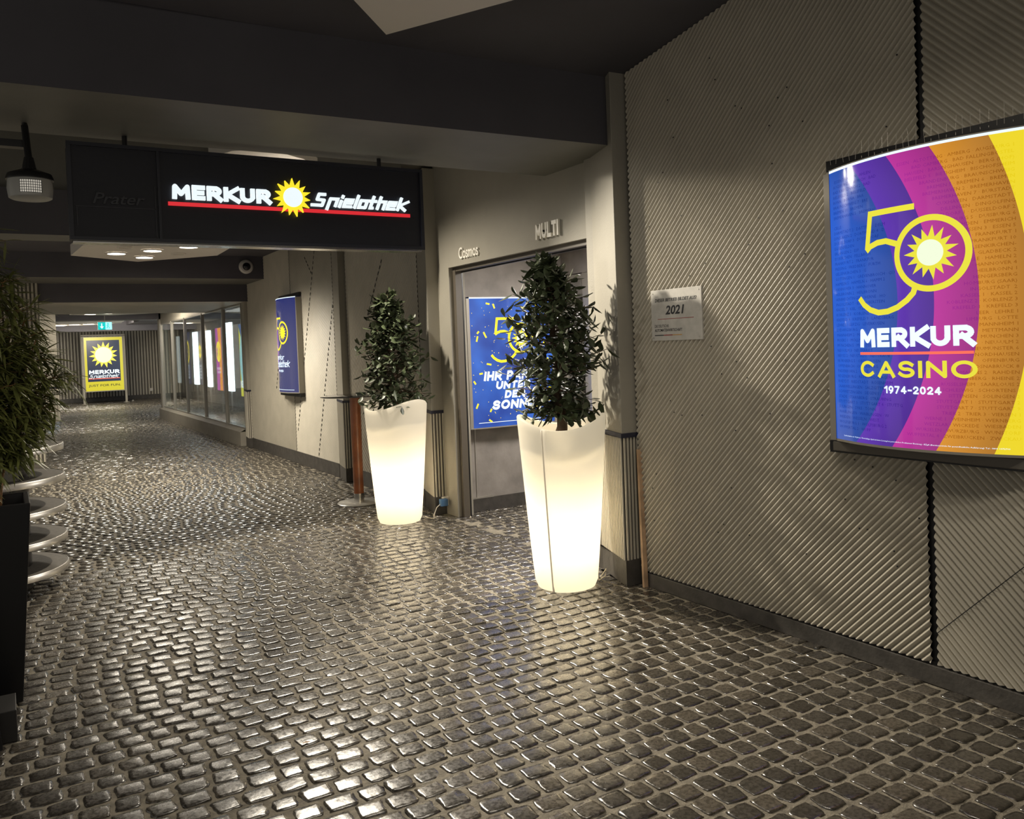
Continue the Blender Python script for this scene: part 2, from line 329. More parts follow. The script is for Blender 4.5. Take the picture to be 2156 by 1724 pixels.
# ------------------------------------------------------------------ floor: dark setts in sandy joints, real stones
def build_floor():
    me_v = []; me_f = []; cols = []; mi = []
    base = MB(); base.box(-3.2, 12.0, -3.0, 40.0, -.12, -.0036)
    PX, PY = .1085, .1045
    V = []; F = []; C = []; SM = []; off = 0
    def patch(x0, x1, y0, y1, nx, ny):
        nonlocal off
        js = range(int(y0/PY), int(y1/PY))
        def ring(n):
            h = {8: [-1, -.93, -.72, -.26], 7: [-1, -.93, -.6, 0], 6: [-1, -.9, -.4], 5: [-1, -.86, 0], 4: [-1, -.82]}[n]
            return np.array(h+[-q for q in (h[:-1] if n % 2 else h)][::-1])
        t = ring(nx); s = ring(ny)
        S, T = np.meshgrid(s, t, indexing='ij')
        # square -> rounded square mapping
        U = T*np.sqrt(1-.24*S**4); Wv = S*np.sqrt(1-.24*T**4)
        edge = np.maximum(abs(T), abs(S))
        prof = np.where(edge > .999, -1.0, np.where(edge > .8, .74, 1-.20*edge*edge))
        loc = np.arange(nx*ny).reshape(ny, nx)
        q = np.stack([loc[:-1,:-1], loc[:-1,1:], loc[1:,1:], loc[1:,:-1]], -1).reshape(-1, 4)
        top_ = (prof.reshape(-1)[q] > 0).all(1)
        for j in js:
            ph = (.5 if j % 2 else 0.)+rng.uniform(-.12, .12); xs = x0-PX+ph*PX
            while xs < x1:
                w = PX*rng.uniform(.86, 1.14); cxs = xs+w/2; cy = (j+.5)*PY+rng.normal(0, .0022)+.006*sin(cxs*2.1+j*.05)
                xs += w
                if cxs > x1 or cxs < x0: continue
                hw = w/2-rng.uniform(.0035, .0060); hh = PY/2-rng.uniform(.0035, .0062)
                a = rng.normal(0, .05); h = rng.normal(0, .0012); tx, ty = rng.normal(0, .015, 2)
                u = U*hw*(1+rng.normal(0, .05, U.shape)*(edge < .999)) ; v = Wv*hh
                jit = rng.normal(0, .0019, U.shape)*(edge > .5); u = u+jit; v = v+rng.normal(0, .0019, U.shape)*(edge > .5)
                X = cxs+u*cos(a)-v*sin(a); Y = cy+u*sin(a)+v*cos(a)
                Z = prof*.0062-.0050+h*(prof > 0)+(u*tx+v*ty)*(prof > 0)+rng.normal(0, .0006, U.shape)*(prof > 0)
                Z = np.where(prof < 0, -.0125, Z)
                V.append(np.stack([X, Y, Z], -1).reshape(-1, 3)); F.append(q+off); off += nx*ny
                C.append(np.repeat(rng.uniform(0, 1), len(q))); SM.append(top_)
    patch(-1.2, 3.42, -.2, 7.0, 8, 7)
    patch(-.3, 3.45, 7.0, 14.0, 5, 5)
    patch(.2, 3.45, 14.0, 34.8, 4, 4)
    patch(3.45, 6.2, 23.4, 34.8, 4, 4)
    patch(3.45, 4.78, 4.5, 6.9, 6, 5)
    V = np.concatenate(V); F = np.concatenate(F); C = np.concatenate(C)
    nb = len(base.v)
    allv = np.concatenate([np.array(base.v), V]); 
    me = bpy.data.meshes.new('floor')
    nf = len(base.f)+len(F)
    loops = np.concatenate([np.array(base.f).reshape(-1), (F+nb).reshape(-1)])
    me.vertices.add(len(allv)); me.vertices.foreach_set('co', allv.reshape(-1))
    me.loops.add(len(loops)); me.loops.foreach_set('vertex_index', loops.astype(np.int32))
    me.polygons.add(nf); me.polygons.foreach_set('loop_start', np.arange(0, nf*4, 4, dtype=np.int32))
    try: me.polygons.foreach_set('loop_total', np.full(nf, 4, dtype=np.int32))
    except Exception: pass
    me.materials.append(m_grout); me.materials.append(m_sett)
    me.polygons.foreach_set('material_index', np.concatenate([np.zeros(len(base.f)), np.ones(len(F))]).astype(np.int32))
    me.polygons.foreach_set('use_smooth', np.concatenate([np.zeros(len(base.f), bool), np.concatenate(SM)]))
    at = me.attributes.new('stone', 'FLOAT', 'FACE'); at.data.foreach_set('value', np.concatenate([np.zeros(len(base.f)), C]).astype(np.float32))
    me.update(calc_edges=True); me.validate()
    o = bpy.data.objects.new('floor', me); COL.objects.link(o)
    return struct(o, 'dark glossy cobblestone floor with sandy joints')
m_grout = mat('sandy_joint', (.20, .178, .137), .85, noise=.35, scale=25, bump=.5, bscale=120)
m_sett = bpy.data.materials.new('dark_sett'); m_sett.use_nodes = True
def _sett():
    nt = m_sett.node_tree; b = nt.nodes['Principled BSDF']; L = nt.links.new
    at = nt.nodes.new('ShaderNodeAttribute'); at.attribute_name = 'stone'
    cr = nt.nodes.new('ShaderNodeValToRGB'); e = cr.color_ramp.elements
    e[0].color = (.030, .025, .019, 1); e[1].color = (.085, .072, .055, 1)
    x = e.new(.5); x.color = (.050, .044, .036, 1)
    tc = nt.nodes.new('ShaderNodeTexCoord'); n = nt.nodes.new('ShaderNodeTexNoise'); n.inputs['Scale'].default_value = 70; n.inputs['Detail'].default_value = 6
    L(tc.outputs['Object'], n.inputs['Vector']); L(at.outputs['Fac'], cr.inputs['Fac'])
    mx = nt.nodes.new('ShaderNodeMixRGB'); mx.blend_type = 'MULTIPLY'; mx.inputs[0].default_value = 1
    r2 = nt.nodes.new('ShaderNodeValToRGB'); r2.color_ramp.elements[0].color = (.45, .45, .45, 1); r2.color_ramp.elements[1].color = (1.5, 1.5, 1.5, 1)
    r2.color_ramp.elements[0].position = .3; r2.color_ramp.elements[1].position = .7
    L(n.outputs['Fac'], r2.inputs['Fac']); L(cr.outputs['Color'], mx.inputs[1]); L(r2.outputs['Color'], mx.inputs[2]); L(mx.outputs[0], b.inputs['Base Color'])
    rr = nt.nodes.new('ShaderNodeMapRange'); rr.inputs[1].default_value = .3; rr.inputs[2].default_value = .7; rr.inputs[3].default_value = .20; rr.inputs[4].default_value = .36
    L(n.outputs['Fac'], rr.inputs[0]); L(rr.outputs[0], b.inputs['Roughness'])
    bp = nt.nodes.new('ShaderNodeBump'); bp.inputs['Strength'].default_value = .30; bp.inputs['Distance'].default_value = .004
    n2 = nt.nodes.new('ShaderNodeTexNoise'); n2.inputs['Scale'].default_value = 38; n2.inputs['Detail'].default_value = 6
    L(tc.outputs['Object'], n2.inputs['Vector']); L(n2.outputs['Fac'], bp.inputs['Height']); L(bp.outputs['Normal'], b.inputs['Normal'])
    b.inputs['Specular IOR Level'].default_value = 1.0; b.inputs['Coat Weight'].default_value = .4; b.inputs['Coat Roughness'].default_value = .22
_sett()
build_floor()

# ------------------------------------------------------------------ ceiling, beams
W, W2 = 3.40, 3.46
mb = MB(); y0, y1 = -3.0, 4.24
zs = lambda y: 3.205+.14*(4.2-y)
mb.add([(-3.2,y0,zs(y0)),(3.6,y0,zs(y0)),(3.6,y1,zs(y1)),(-3.2,y1,zs(y1)),(-3.2,y0,zs(y0)+.1),(3.6,y0,zs(y0)+.1),(3.6,y1,zs(y1)+.1),(-3.2,y1,zs(y1)+.1)],
       [(0,3,2,1),(4,5,6,7),(0,1,5,4),(1,2,6,5),(2,3,7,6),(3,0,4,7)])
struct(mb.obj('ceiling', m_dark), 'sloping black painted ceiling nearest to the viewer')
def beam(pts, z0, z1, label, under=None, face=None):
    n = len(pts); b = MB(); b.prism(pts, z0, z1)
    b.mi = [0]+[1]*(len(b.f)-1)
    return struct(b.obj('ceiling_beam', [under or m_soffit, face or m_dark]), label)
beam([(-3.2, 4.37), (.036, 4.28), (3.36, 4.185), (3.5, 4.18), (3.5, 5.14), (-3.2, 5.19)], 2.78, 3.3, 'deep black beam crossing above the red lined sign')
struct(MB().box(-3.2, 3.6, 5.0, 13.2, 3.22, 3.32).obj('ceiling', m_soffit), 'grey ceiling behind the first beam')
# second beam: dark lower part, grey upper part
b = MB(); b.prism([(-3.2, 6.92), (3.14, 6.90), (3.16, 7.14), (-3.2, 7.42)], 2.47, 2.80); b.mi = [0]+[1]*(len(b.f)-1)
struct(b.obj('ceiling_beam', [m_soffit, m_dark]), 'low dark beam behind the sign')
struct(MB().box(-3.2, 3.14, 6.98, 7.3, 2.80, 3.22).obj('ceiling_beam', m_soffit), 'grey upstand above the low beam')
struct(MB().box(-3.2, 3.6, 7.3, 13.2, 3.04, 3.2).obj('ceiling', m_dark), 'black ceiling over the white downlight panel')
beam([(-3.2, 12.95), (3.5, 12.95), (3.5, 14.02), (-3.2, 14.02)], 2.70, 3.1, 'dark beam carrying the small dome camera')
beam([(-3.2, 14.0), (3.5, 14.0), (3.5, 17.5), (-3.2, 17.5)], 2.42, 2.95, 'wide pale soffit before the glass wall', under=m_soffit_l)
struct(MB().box(-3.2, 8.5, 17.4, 35.5, 2.86, 2.96).obj('ceiling', m_dark), 'black ceiling above the far passage')
beam([(.5, 23.0), (3.5, 23.0), (3.5, 23.6), (.5, 23.6)], 2.54, 2.9, 'last dark beam before the end wall')
struct(MB().box(.5, 7, 31.2, 31.6, 2.52, 2.86).obj('ceiling_beam', m_dark), 'dark fascia above the ribbed end wall')

def hexpanel(pts, z0, z1, label):
    o = MB().prism(pts, z0, z1).obj('ceiling_panel', m_white); return tag(o, label, 'ceiling panel')
hexpanel([(1.0, 3.12), (1.701, 3.897), (2.60, 2.29), (2.55, 1.55), (1.9, 1.2), (1.0, 1.9)], 3.12, 3.2, 'pale angular ceiling panel cut by the top edge of the photo')
hexpanel([(1.45, 6.90), (1.566, 6.625), (1.783, 6.454), (2.153, 6.692), (2.35, 6.94)], 3.12, 3.2, 'pale panel glimpsed between the sign and the beam')
OCT = [(.782, 12.071), (.84, 11.0), (.97, 10.72), (1.7, 10.3), (2.494, 10.855), (2.513, 11.717), (1.647, 12.673)]
hexpanel(OCT, 2.90, 3.04, 'white angular ceiling panel with four lit downlights')
hexpanel([(1.0, 30.6), (.8, 27.4), (1.6, 24.4), (3.0, 25.0), (3.2, 29.0), (2.2, 30.8)], 2.70, 2.78, 'farthest pale ceiling panel with three downlights')
hexpanel([(1.3, 18.3), (1.8, 18.0), (2.9, 18.1), (3.0, 19.4), (2.0, 20.2), (1.2, 19.8)], 2.52, 2.6, 'flat pale ceiling panel beyond the wide soffit')

def px_on_z(x, y, z):
    d = fw + R_*((x-CX)/FPX) - U_*((y-CY)/FPX); t = (z-EYE.z)/d.z; return EYE + d*t
def downlight(x, y, z, r, lit, label, group):
    t = thing('downlight', label, 'downlight', (x, y, z), group)
    MB().lathe([(r, 0), (r, -.012), (r*1.22, -.012), (r*1.25, -.004), (r*1.25, .004)], n=28, cap=False).obj('trim_ring', m_white if not lit else m_white, t, smooth=True)
    o = MB().lathe([(r*1.0, -.006), (r*1.0, -.002)], n=28).obj('lens', m_lens if lit else m_soffit_l, t)
    return t
dl = [(245, 533, 1, 'lit downlight, leftmost of the four in the white angular panel'), (321, 527, 1, 'lit downlight in the middle of the white angular panel'),
      (304, 541, 1, 'lit downlight at the lowest point of the white angular panel'), (397, 519, 1, 'lit downlight, rightmost of the four in the white angular panel'),
      (263, 520, 0, 'unlit downlight at the back left of the white angular panel'), (376, 534, 0, 'unlit downlight at the right of the white angular panel')]
for x, y, l, s in dl:
    p = px_on_z(x, y, 2.895); downlight(p.x, p.y, 2.895, .105 if l else .07, l, s, 'downlights in the white ceiling panel')
    if l: lamp('downlight_beam', 'SPOT', (p.x, p.y, 2.87), 240, WARM, (p.x, p.y, 0), spot_size=radians(155), spot_blend=.8, shadow_soft_size=.09)
for i, (x, y) in enumerate(((127, 685), (157, 683), (187, 682))):
    p = px_on_z(x, y, 2.695); downlight(p.x, p.y, 2.695, .17, 1, ('leftmost', 'middle', 'rightmost')[i]+' of the three distant downlights left of the exit sign', 'distant downlights')
for i, (x, y) in enumerate(((190, 661), (229, 659))):
    p = px_on_z(x, y, 2.515); downlight(p.x, p.y, 2.515, .11, 1, ('left', 'right')[i]+' of two downlights at the edge of the wide soffit', 'downlights beyond the soffit')

# ------------------------------------------------------------------ walls
def corrugated(name, y0, y1, z0, z1, X, ang, mat_, pitch=.0262, amp=.0160, samp=10, clip=None):
    """ribs at angle ang (deg, in the y/z plane) on a wall facing -x; clip: extra half-planes (a,b,c): a*y+b*z<=c"""
    d = (cos(radians(ang)), sin(radians(ang))); nrm = (-d[1], d[0])
    cs = [y*nrm[0]+z*nrm[1] for y in (y0, y1) for z in (z0, z1)]; lo, hi = min(cs), max(cs)
    k0, k1 = int(lo/pitch*samp)-1, int(hi/pitch*samp)+2
    rows = []; planes = [(-1, 0, -y0), (1, 0, y1), (0, -1, -z0), (0, 1, z1)]+(clip or [])
    for k in range(k0, k1):
        c = k*pitch/samp; h = amp*(.5+.5*cos(2*pi*k/samp))**.62; o = (nrm[0]*c, nrm[1]*c); t0, t1 = -99, 99
        for a, b, cc in planes:
            den = a*d[0]+b*d[1]; r = cc-a*o[0]-b*o[1]
            if abs(den) < 1e-9:
                if r < 0: t0 = 1e9
            elif den > 0: t1 = min(t1, r/den)
            else: t0 = max(t0, r/den)
        if t1 <= t0: rows.append(None); continue
        rows.append(((X-h, o[0]+d[0]*t0, o[1]+d[1]*t0), (X-h, o[0]+d[0]*t1, o[1]+d[1]*t1)))
    m = MB()
    for a, b in zip(rows, rows[1:]):
        if a and b: m.add([a[0], a[1], b[1], b[0]], [(0, 1, 2, 3)])
    return m.obj(name, mat_, smooth='all')
def ribs(mb, A, B, z0, z1, pitch, depth, frac=.5, nrm=None):
    """vertical flat ribs standing on the line A->B"""
    A = Vector((*A, 0)); B = Vector((*B, 0)); L = (B-A).length; d = (B-A)/L; n = Vector(nrm) if nrm else Vector((d.y, -d.x, 0))
    k = max(1, round(L/pitch)); p = L/k
    for i in range(k):
        a = A+d*(p*(i+.5-frac/2)); b = A+d*(p*(i+.5+frac/2)); q = [a, b, b-d*p*.08+n*depth, a+d*p*.08+n*depth]
        mb.add([(v.x, v.y, z0) for v in q]+[(v.x, v.y, z1) for v in q], [(3,2,1,0),(4,5,6,7),(0,1,5,4),(1,2,6,5),(2,3,7,6),(3,0,4,7)])

struct(MB().box(W+.008, W+.12, -3.0, 4.3, 0, 4.2).obj('wall_right', m_seam), 'dark backing wall behind the corrugated sheets')
PT = [('corrugated_panel', 2.165, 4.10, .095, 3.6, 135, 'large corrugated wall sheet with diagonal ribs left of the casino poster'),
      ('corrugated_panel', -1.2, 2.135, 1.6, 4.2, 45, 'corrugated wall sheet above the casino poster at the photo corner'),
      ('corrugated_panel', -1.2, 2.135, .095, 1.04, 45, 'corrugated wall sheet below the casino poster at the right edge')]
for n, a, b, z0, z1, ang, lab in PT:
    tag(corrugated(n, a, b, z0, z1, W, ang, m_corr, clip=[(.14, 1, 3.79)]), lab, 'wall panel')
# thin diagonal cut in the lower right sheet
m = MB()
for i in range(26):
    y = 2.13-i*.021; z = .235+i*.0208
    m.add([(W-.0165, y, z), (W-.0165, y-.0215, z+.0213), (W-.0165, y-.0190, z+.0238), (W-.0165, y+.0025, z+.0025)], [(0, 1, 2, 3)])
struct(m.obj('trim_1', m_seam), 'thin diagonal cut in the sheet')
m = MB()
for i in range(70):
    y = random.uniform(2.2, 4.0); z = random.uniform(.3, 3.1)
    m.lathe([(.004, 0), (.004, .003)], n=6)
    for k in range(len(m.v)-12, len(m.v)):
        v = m.v[k]; m.v[k] = (W-.0155-v[2], y+v[0], z+v[1])
tag(m.obj('screw_heads', m_seam), 'tiny dark screw heads scattered over the corrugated wall', 'screws', kind='stuff')
# plinth along the right wall
struct(MB().box(W-.012, W+.02, -3.0, 4.06, 0, .085).obj('baseboard_right', m_plinth, bevel=.003), 'dark stone plinth under the corrugated wall')
struct(MB().box(W+.0, W+.02, -3.0, 4.06, .085, .10).obj('trim_2', m_seam))

# pillars
def pillar(yr, xr, yl, xw, xn, ztop, label, zcap=.95):
    t = thing('pillar', label, 'pillar', (0, 0, 0), 'pillars along the right wall')
    P = [(xr, yr), (xn, yr-.004), (xn, yl), (xw, yl)]
    MB().prism(P, zcap, ztop).obj('shaft', m_wall, t, bevel=.004)
    e = .006; core = [(xr+e, yr+e), (xn, yr+e), (xn, yl), (xw, yl)]
    m = MB(); m.cur = 1; m.prism(core, .165, zcap); m.cur = 0; ribs(m, (xr+.004, yr), (xn, yr), .165, zcap-.004, .028, .007, .55, nrm=(0, -1, 0))
    A = Vector((xw, yl)); B = Vector((xr, yr)); dd = (B-A).normalized()
    ribs(m, tuple(A), tuple(B), .165, zcap-.004, .03, .008, .62, nrm=(-abs(dd.y), -dd.x if dd.y < 0 else dd.x, 0))
    m.obj('ribbed_cladding', [m_corr, m_groove_shade], t)
    MB().prism([(xr-.014, yr-.012), (xn, yr-.014), (xn, yl+.01), (xw-.006, yl+.01)], zcap-.012, zcap+.016).obj('cap_strip', m_cap, t)
    MB().prism([(xr-.004, yr-.006), (xn, yr-.008), (xn, yl+.004), (xw-.004, yl+.004)], 0, .165).obj('plinth', m_plinth, t, bevel=.003)
    return t
pillar(4.12, 3.28, 4.60, 3.44, 3.415, 3.6, 'tall grey pillar with ribbed foot behind the nearer glowing planter')
pillar(6.98, 3.343, 7.41, 3.455, 3.47, 3.2, 'grey pillar with ribbed foot beside the farther glowing planter')
pillar(9.42, 3.375, 9.85, 3.455, 3.47, 3.2, 'grey pillar with ribbed foot behind the bistro table')
pillar(14.06, 3.40, 14.5, 3.455, 3.52, 3.0, 'slim grey pillar at the near end of the glass wall')

# wall with the entrance: header, left return, recess
header = MB().box(W2, W2+.16, 4.5, 7.0, 2.262, 3.25)
header.box(W2, W2+.16, 6.75, 7.0, 0, 2.262)
struct(header.obj('wall_entrance', m_wall), 'plain grey wall above and beside the entrance recess')
struct(MB().box(W2+.01, W2+.15, 4.45, 7.45, 3.2, 3.35).obj('wall_entrance_top', m_wall))
m = MB(); m.box(3.50, 3.56, 6.70, 6.755, 0, 2.262); m.box(3.503, 3.557, 4.5, 6.699, 2.225, 2.261); m.box(3.58, 3.63, 4.5, 6.755, 2.235, 2.261)
d = struct(m.obj('door_frame_entrance', mat('door_frame_brown', (.10, .085, .065), .5)), 'brown frame around the entrance recess')
m = MB(); m.box(3.562, 3.575, 6.70, 6.75, 0, 2.214); m.box(3.562, 3.575, 4.5, 6.75, 2.215, 2.25)
struct(m.obj('trim_3', m_black), 'black sliding rail in the entrance frame')
struct(MB().box(3.53, 4.90, 6.87, 7.0, 0, 2.5).obj('wall_recess_left', m_plaster), 'mottled recess wall carrying the confetti poster')
struct(MB().box(3.53, 4.78, 6.858, 6.88, 0, .118).obj('baseboard_recess', m_plinth))
m = MB(); m.box(3.722, 3.732, 6.862, 6.872, .12, .80); m.box(3.55, 3.90, 6.855, 6.872, .118, .132)
struct(m.obj('trim_4', m_alu), 'thin panel joint under the confetti poster')
struct(MB().box(3.60, 4.95, 4.4, 7.0, 2.45, 2.55).obj('ceiling_recess', m_white))
struct(MB().box(3.47, 4.95, 4.44, 4.52, 0, 2.5).obj('wall_recess_right', m_plaster))
struct(MB().box(4.775, 4.90, 4.5, 6.87, 2.215, 2.5).obj('wall_recess_back', m_plaster))
def glazed_door(n, ya, yb):
    f = MB(); f.box(4.76, 4.80, ya, ya+.05, 0, 2.21); f.box(4.76, 4.80, yb-.05, yb, 0, 2.21); f.box(4.765, 4.795, ya+.05, yb-.05, 2.16, 2.205); f.box(4.765, 4.795, ya+.05, yb-.05, .002, .12)
    o = struct(f.obj('door_%d' % n, m_alu), 'glazed metal framed door in the recess')
    g = MB().box(4.776, 4.782, ya+.05, yb-.05, .12, 2.16).obj('door_glass', m_doorglass, o)
    h = MB().tube([(4.74, ya+.09, .95), (4.70, ya+.09, .97), (4.70, ya+.09, 1.25), (4.74, ya+.09, 1.27)], .012).obj('door_handle', m_steel, o)
for i, (a, b_) in enumerate(((6.45, 6.86), (5.55, 6.45), (4.62, 5.55))): glazed_door(i+1, a, b_)
struct(MB().box(6.4, 6.5, 4.0, 7.5, 0, 2.5).obj('wall_behind_door', m_plaster))
struct(MB().box(4.80, 6.5, 6.9, 7.0, 0, 2.5).obj('wall_behind_door_side', m_plaster))

# wall between the pillars, clad with corrugated sheets
struct(MB().box(W2+.01, W2+.13, 7.0, 14.3, 0, 3.22).obj('wall_right_middle', m_seam))
def vplane(y, s): return (s, 0, s*y)
S2 = [(7.42, 9.40, .17, 3.2, 135, 'corrugated wall sheet behind the farther laurel tree'),
      (9.86, 11.60, .17, 3.04, 52, 'fine ribbed wall sheet right of the narrow poster'),
      (11.62, 14.05, .17, 3.04, 128, 'fine ribbed wall sheet left of the narrow poster')]
for y0, y1, z0, z1, ang, lab in S2:
    tag(corrugated('corrugated_panel', y0, y1, z0, z1, W2, ang, m_corr, pitch=.034 if y0 < 9 else .03, amp=.008, samp=5), lab, 'wall panel')
struct(MB().box(W2-.012, W2+.03, 7.42, 9.42, 0, .17).obj('baseboard_middle', m_plinth))
struct(MB().box(W2-.012, W2+.03, 9.86, 14.06, 0, .17).obj('baseboard_middle', m_plinth))
def seam(y0, z0, y1, z1, w=.02):
    L = sqrt((y1-y0)**2+(z1-z0)**2); dy, dz = (y1-y0)/L, (z1-z0)/L; m = MB(); n = int(L/.07); x = W2-.0085
    for i in range(n):
        a = L*i/n; b = a+L/n*.6; q = [(x, y0+dy*a-dz*w/2, z0+dz*a+dy*w/2), (x, y0+dy*b-dz*w/2, z0+dz*b+dy*w/2), (x, y0+dy*b+dz*w/2, z0+dz*b-dy*w/2), (x, y0+dy*a+dz*w/2, z0+dz*a-dy*w/2)]
        m.add(q, [(0, 1, 2, 3)])
    return m
k = 1.0176
m = MB()
for a in ((10.706*k, 2.81, 10.428*k, 2.55), (10.3*k, 2.85, 11.322*k, .44), (9.70*k, 2.12, 10.473*k, .17), (8.13*k, 2.5, 8.65*k, 1.85), (11.9*k, 1.9, 12.3*k, 1.0)):
    s_ = seam(*a); m.add(s_.v, s_.f)
struct(m.obj('trim_5', m_seam), 'dotted diagonal sheet joints')

# glass wall
sill = MB().box(W2-.10, W2+.16, 14.5, 23.2, 0, .24); sill.add(*[[(W2-.10, 14.5, .24), (W2-.10, 23.2, .24), (W2-.01, 23.2, .285), (W2-.01, 14.5, .285), (W2+.16, 14.5, .285), (W2+.16, 23.2, .285)], [(0, 3, 2, 1), (3, 4, 5, 2)]])
struct(sill.obj('wall_right_sill', mat('sill_concrete', (.26, .24, .20), .5, noise=.1, scale=4)), 'pale low sill under the glass wall')
struct(MB().box(W2, W2+.12, 14.3, 23.2, 2.41, 3.0).obj('wall_right_upper', m_wall), 'grey wall strip above the glass wall')
YM = [22.97, 21.41, 19.71, 17.77, 15.88, 14.45]
for i in range(5):
    a, b_ = YM[i+1], YM[i]; f = MB()
    f.box(W2-.03, W2+.03, b_-.045, b_+.0, .285, 2.42); f.box(W2-.02, W2+.025, a, a+.03, .285, 2.418)
    f.box(W2-.015, W2+.02, a+.03, b_-.045, .286, .31); f.box(W2-.015, W2+.02, a+.03, b_-.045, 2.39, 2.417)
    o = struct(f.obj('window_%d' % (i+1), m_alu), 'tall metal framed pane of the glass wall')
    MB().box(W2, W2+.006, a+.03, b_-.045, .31, 2.39).obj('pane', m_glass, o)
# end post and end wall
m = MB(); m.box(3.42, 3.62, 23.0, 23.25, 0, 2.86)
struct(m.obj('trim_6', m_wall), 'grey post at the far end of the glass wall')
# shop behind the glass
struct(MB().box(7.5, 7.6, 14.0, 32.0, 0, 2.9).obj('wall_shop_back', m_plaster))
struct(MB().box(3.6, 7.6, 14.2, 14.3, 0, 2.9).obj('wall_shop_side', m_plaster))
struct(MB().box(3.6, 7.6, 14.0, 33.0, 2.72, 2.85).obj('ceiling_shop', m_dark))
struct(MB().box(3.62, 7.5, 14.3, 23.0, -.01, .006).obj('floor_shop', mat('shop_floor', (.16, .11, .07), .3, noise=.4, scale=3))) 
# far end wall, ribbed
m = MB(); m.cur = 1; m.box(.2, 7.5, 34.95, 35.1, 0, 2.9); m.cur = 0; ribs(m, (.4, 34.95), (7.4, 34.95), .16, 2.9, .105, .05, .62, nrm=(0, -1, 0))
struct(m.obj('wall_back', [m_corr, m_groove_shade]), 'ribbed grey end wall')
struct(MB().box(.2, 7.5, 34.88, 34.96, 0, .16).obj('baseboard_back', m_plinth))
# left side
m = MB(); m.cur = 1; m.box(-3.2, .46, 13.95, 14.1, 0, 3.04); m.cur = 0; ribs(m, (-1.0, 13.95), (.46, 13.95), .1, 3.0, .05, .02, .6, nrm=(0, -1, 0))
struct(m.obj('wall_left_return', [m_corr, m_groove_shade]), 'ribbed wall end behind the bamboo')
struct(MB().box(-3.2, .46, 14.1, 20.8, 0, 3.0).obj('wall_left_middle', m_plaster))
struct(MB().box(-3.2, 1.05, 24.0, 35.0, 0, 3.0).obj('wall_left_far', m_plaster))
struct(MB().box(-3.2, -1.4, 20.8, 24.0, 0, 3.0).obj('wall_left_niche', m_plaster))
t = thing('pillar', 'ribbed pillar on the round podium at the left', 'pillar')
MB().box(.70, 1.04, 21.85, 22.25, .96, 2.9).obj('shaft', m_wall, t)
m = MB(); m.box(.71, 1.03, 21.86, 22.24, .18, .96); ribs(m, (.70, 21.86), (1.03, 21.86), .18, .955, .05, .012, .6, nrm=(0, -1, 0)); ribs(m, (1.03, 21.86), (1.03, 22.24), .18, .955, .05, .012, .6)
m.obj('ribbed_cladding', m_corr, t)
MB().box(.685, 1.055, 21.83, 22.27, .945, .975).obj('cap_strip', m_cap, t)
t = thing('podium', 'low round podium with bright metal rim around the left pillar', 'podium')
MB().lathe([(1.19, 0), (1.19, .172), (1.18, .18)], (-.14, 22.1, 0), 72).obj('podium_top', m_stonetop, t)
MB().lathe([(1.2, .005), (1.2, .176)], (-.14, 22.1, 0), 72, cap=False).obj('metal_rim', m_steel, t, smooth='all')

# ------------------------------------------------------------------ light boxes
def band_mat(name, c, radii, cols, strength=1.0, ymul=1.0):
    """printed colour bands: concentric arcs around c in the poster's UV map"""
    m = bpy.data.materials.new(name); m.use_nodes = True; nt = m.node_tree; L = nt.links.new; b = nt.nodes['Principled BSDF']
    uv = nt.nodes.new('ShaderNodeUVMap'); uv.uv_map = 'UVMap'
    sub = nt.nodes.new('ShaderNodeVectorMath'); sub.operation = 'SUBTRACT'; sub.inputs[1].default_value = (*c, 0)
    ln = nt.nodes.new('ShaderNodeVectorMath'); ln.operation = 'LENGTH'
    mu = nt.nodes.new('ShaderNodeMath'); mu.operation = 'MULTIPLY'; mu.inputs[1].default_value = .5
    cr = nt.nodes.new('ShaderNodeValToRGB'); cr.color_ramp.interpolation = 'CONSTANT'; e = cr.color_ramp.elements
    e[0].position = 0; e[0].color = (*cols[0], 1); e[1].position = radii[0]/2; e[1].color = (*cols[1], 1)
    for r, q in zip(radii[1:], cols[2:]):
        x = e.new(r/2); x.color = (*q, 1)
    L(uv.outputs[0], sub.inputs[0]); L(sub.outputs[0], ln.inputs[0]); L(ln.outputs['Value'], mu.inputs[0]); L(mu.outputs[0], cr.inputs['Fac'])
    L(cr.outputs['Color'], b.inputs['Emission Color']); b.inputs['Emission Strength'].default_value = strength
    b.inputs['Base Color'].default_value = (.05, .05, .05, 1); b.inputs['Roughness'].default_value = .12
    return m
def surface(origin, du, dn, w, bulge):
    """returns P(u,v,lift) of a poster face: u,v in units of the width"""
    O = Vector(origin); du = Vector(du); dn = Vector(dn)
    def P(u, v, l=0.):
        s = (u-.5)*2; q = O+du*(u*w)+Vector((0, 0, v*w))+dn*(bulge*(1-s*s)+l); return (q.x, q.y, q.z)
    return P
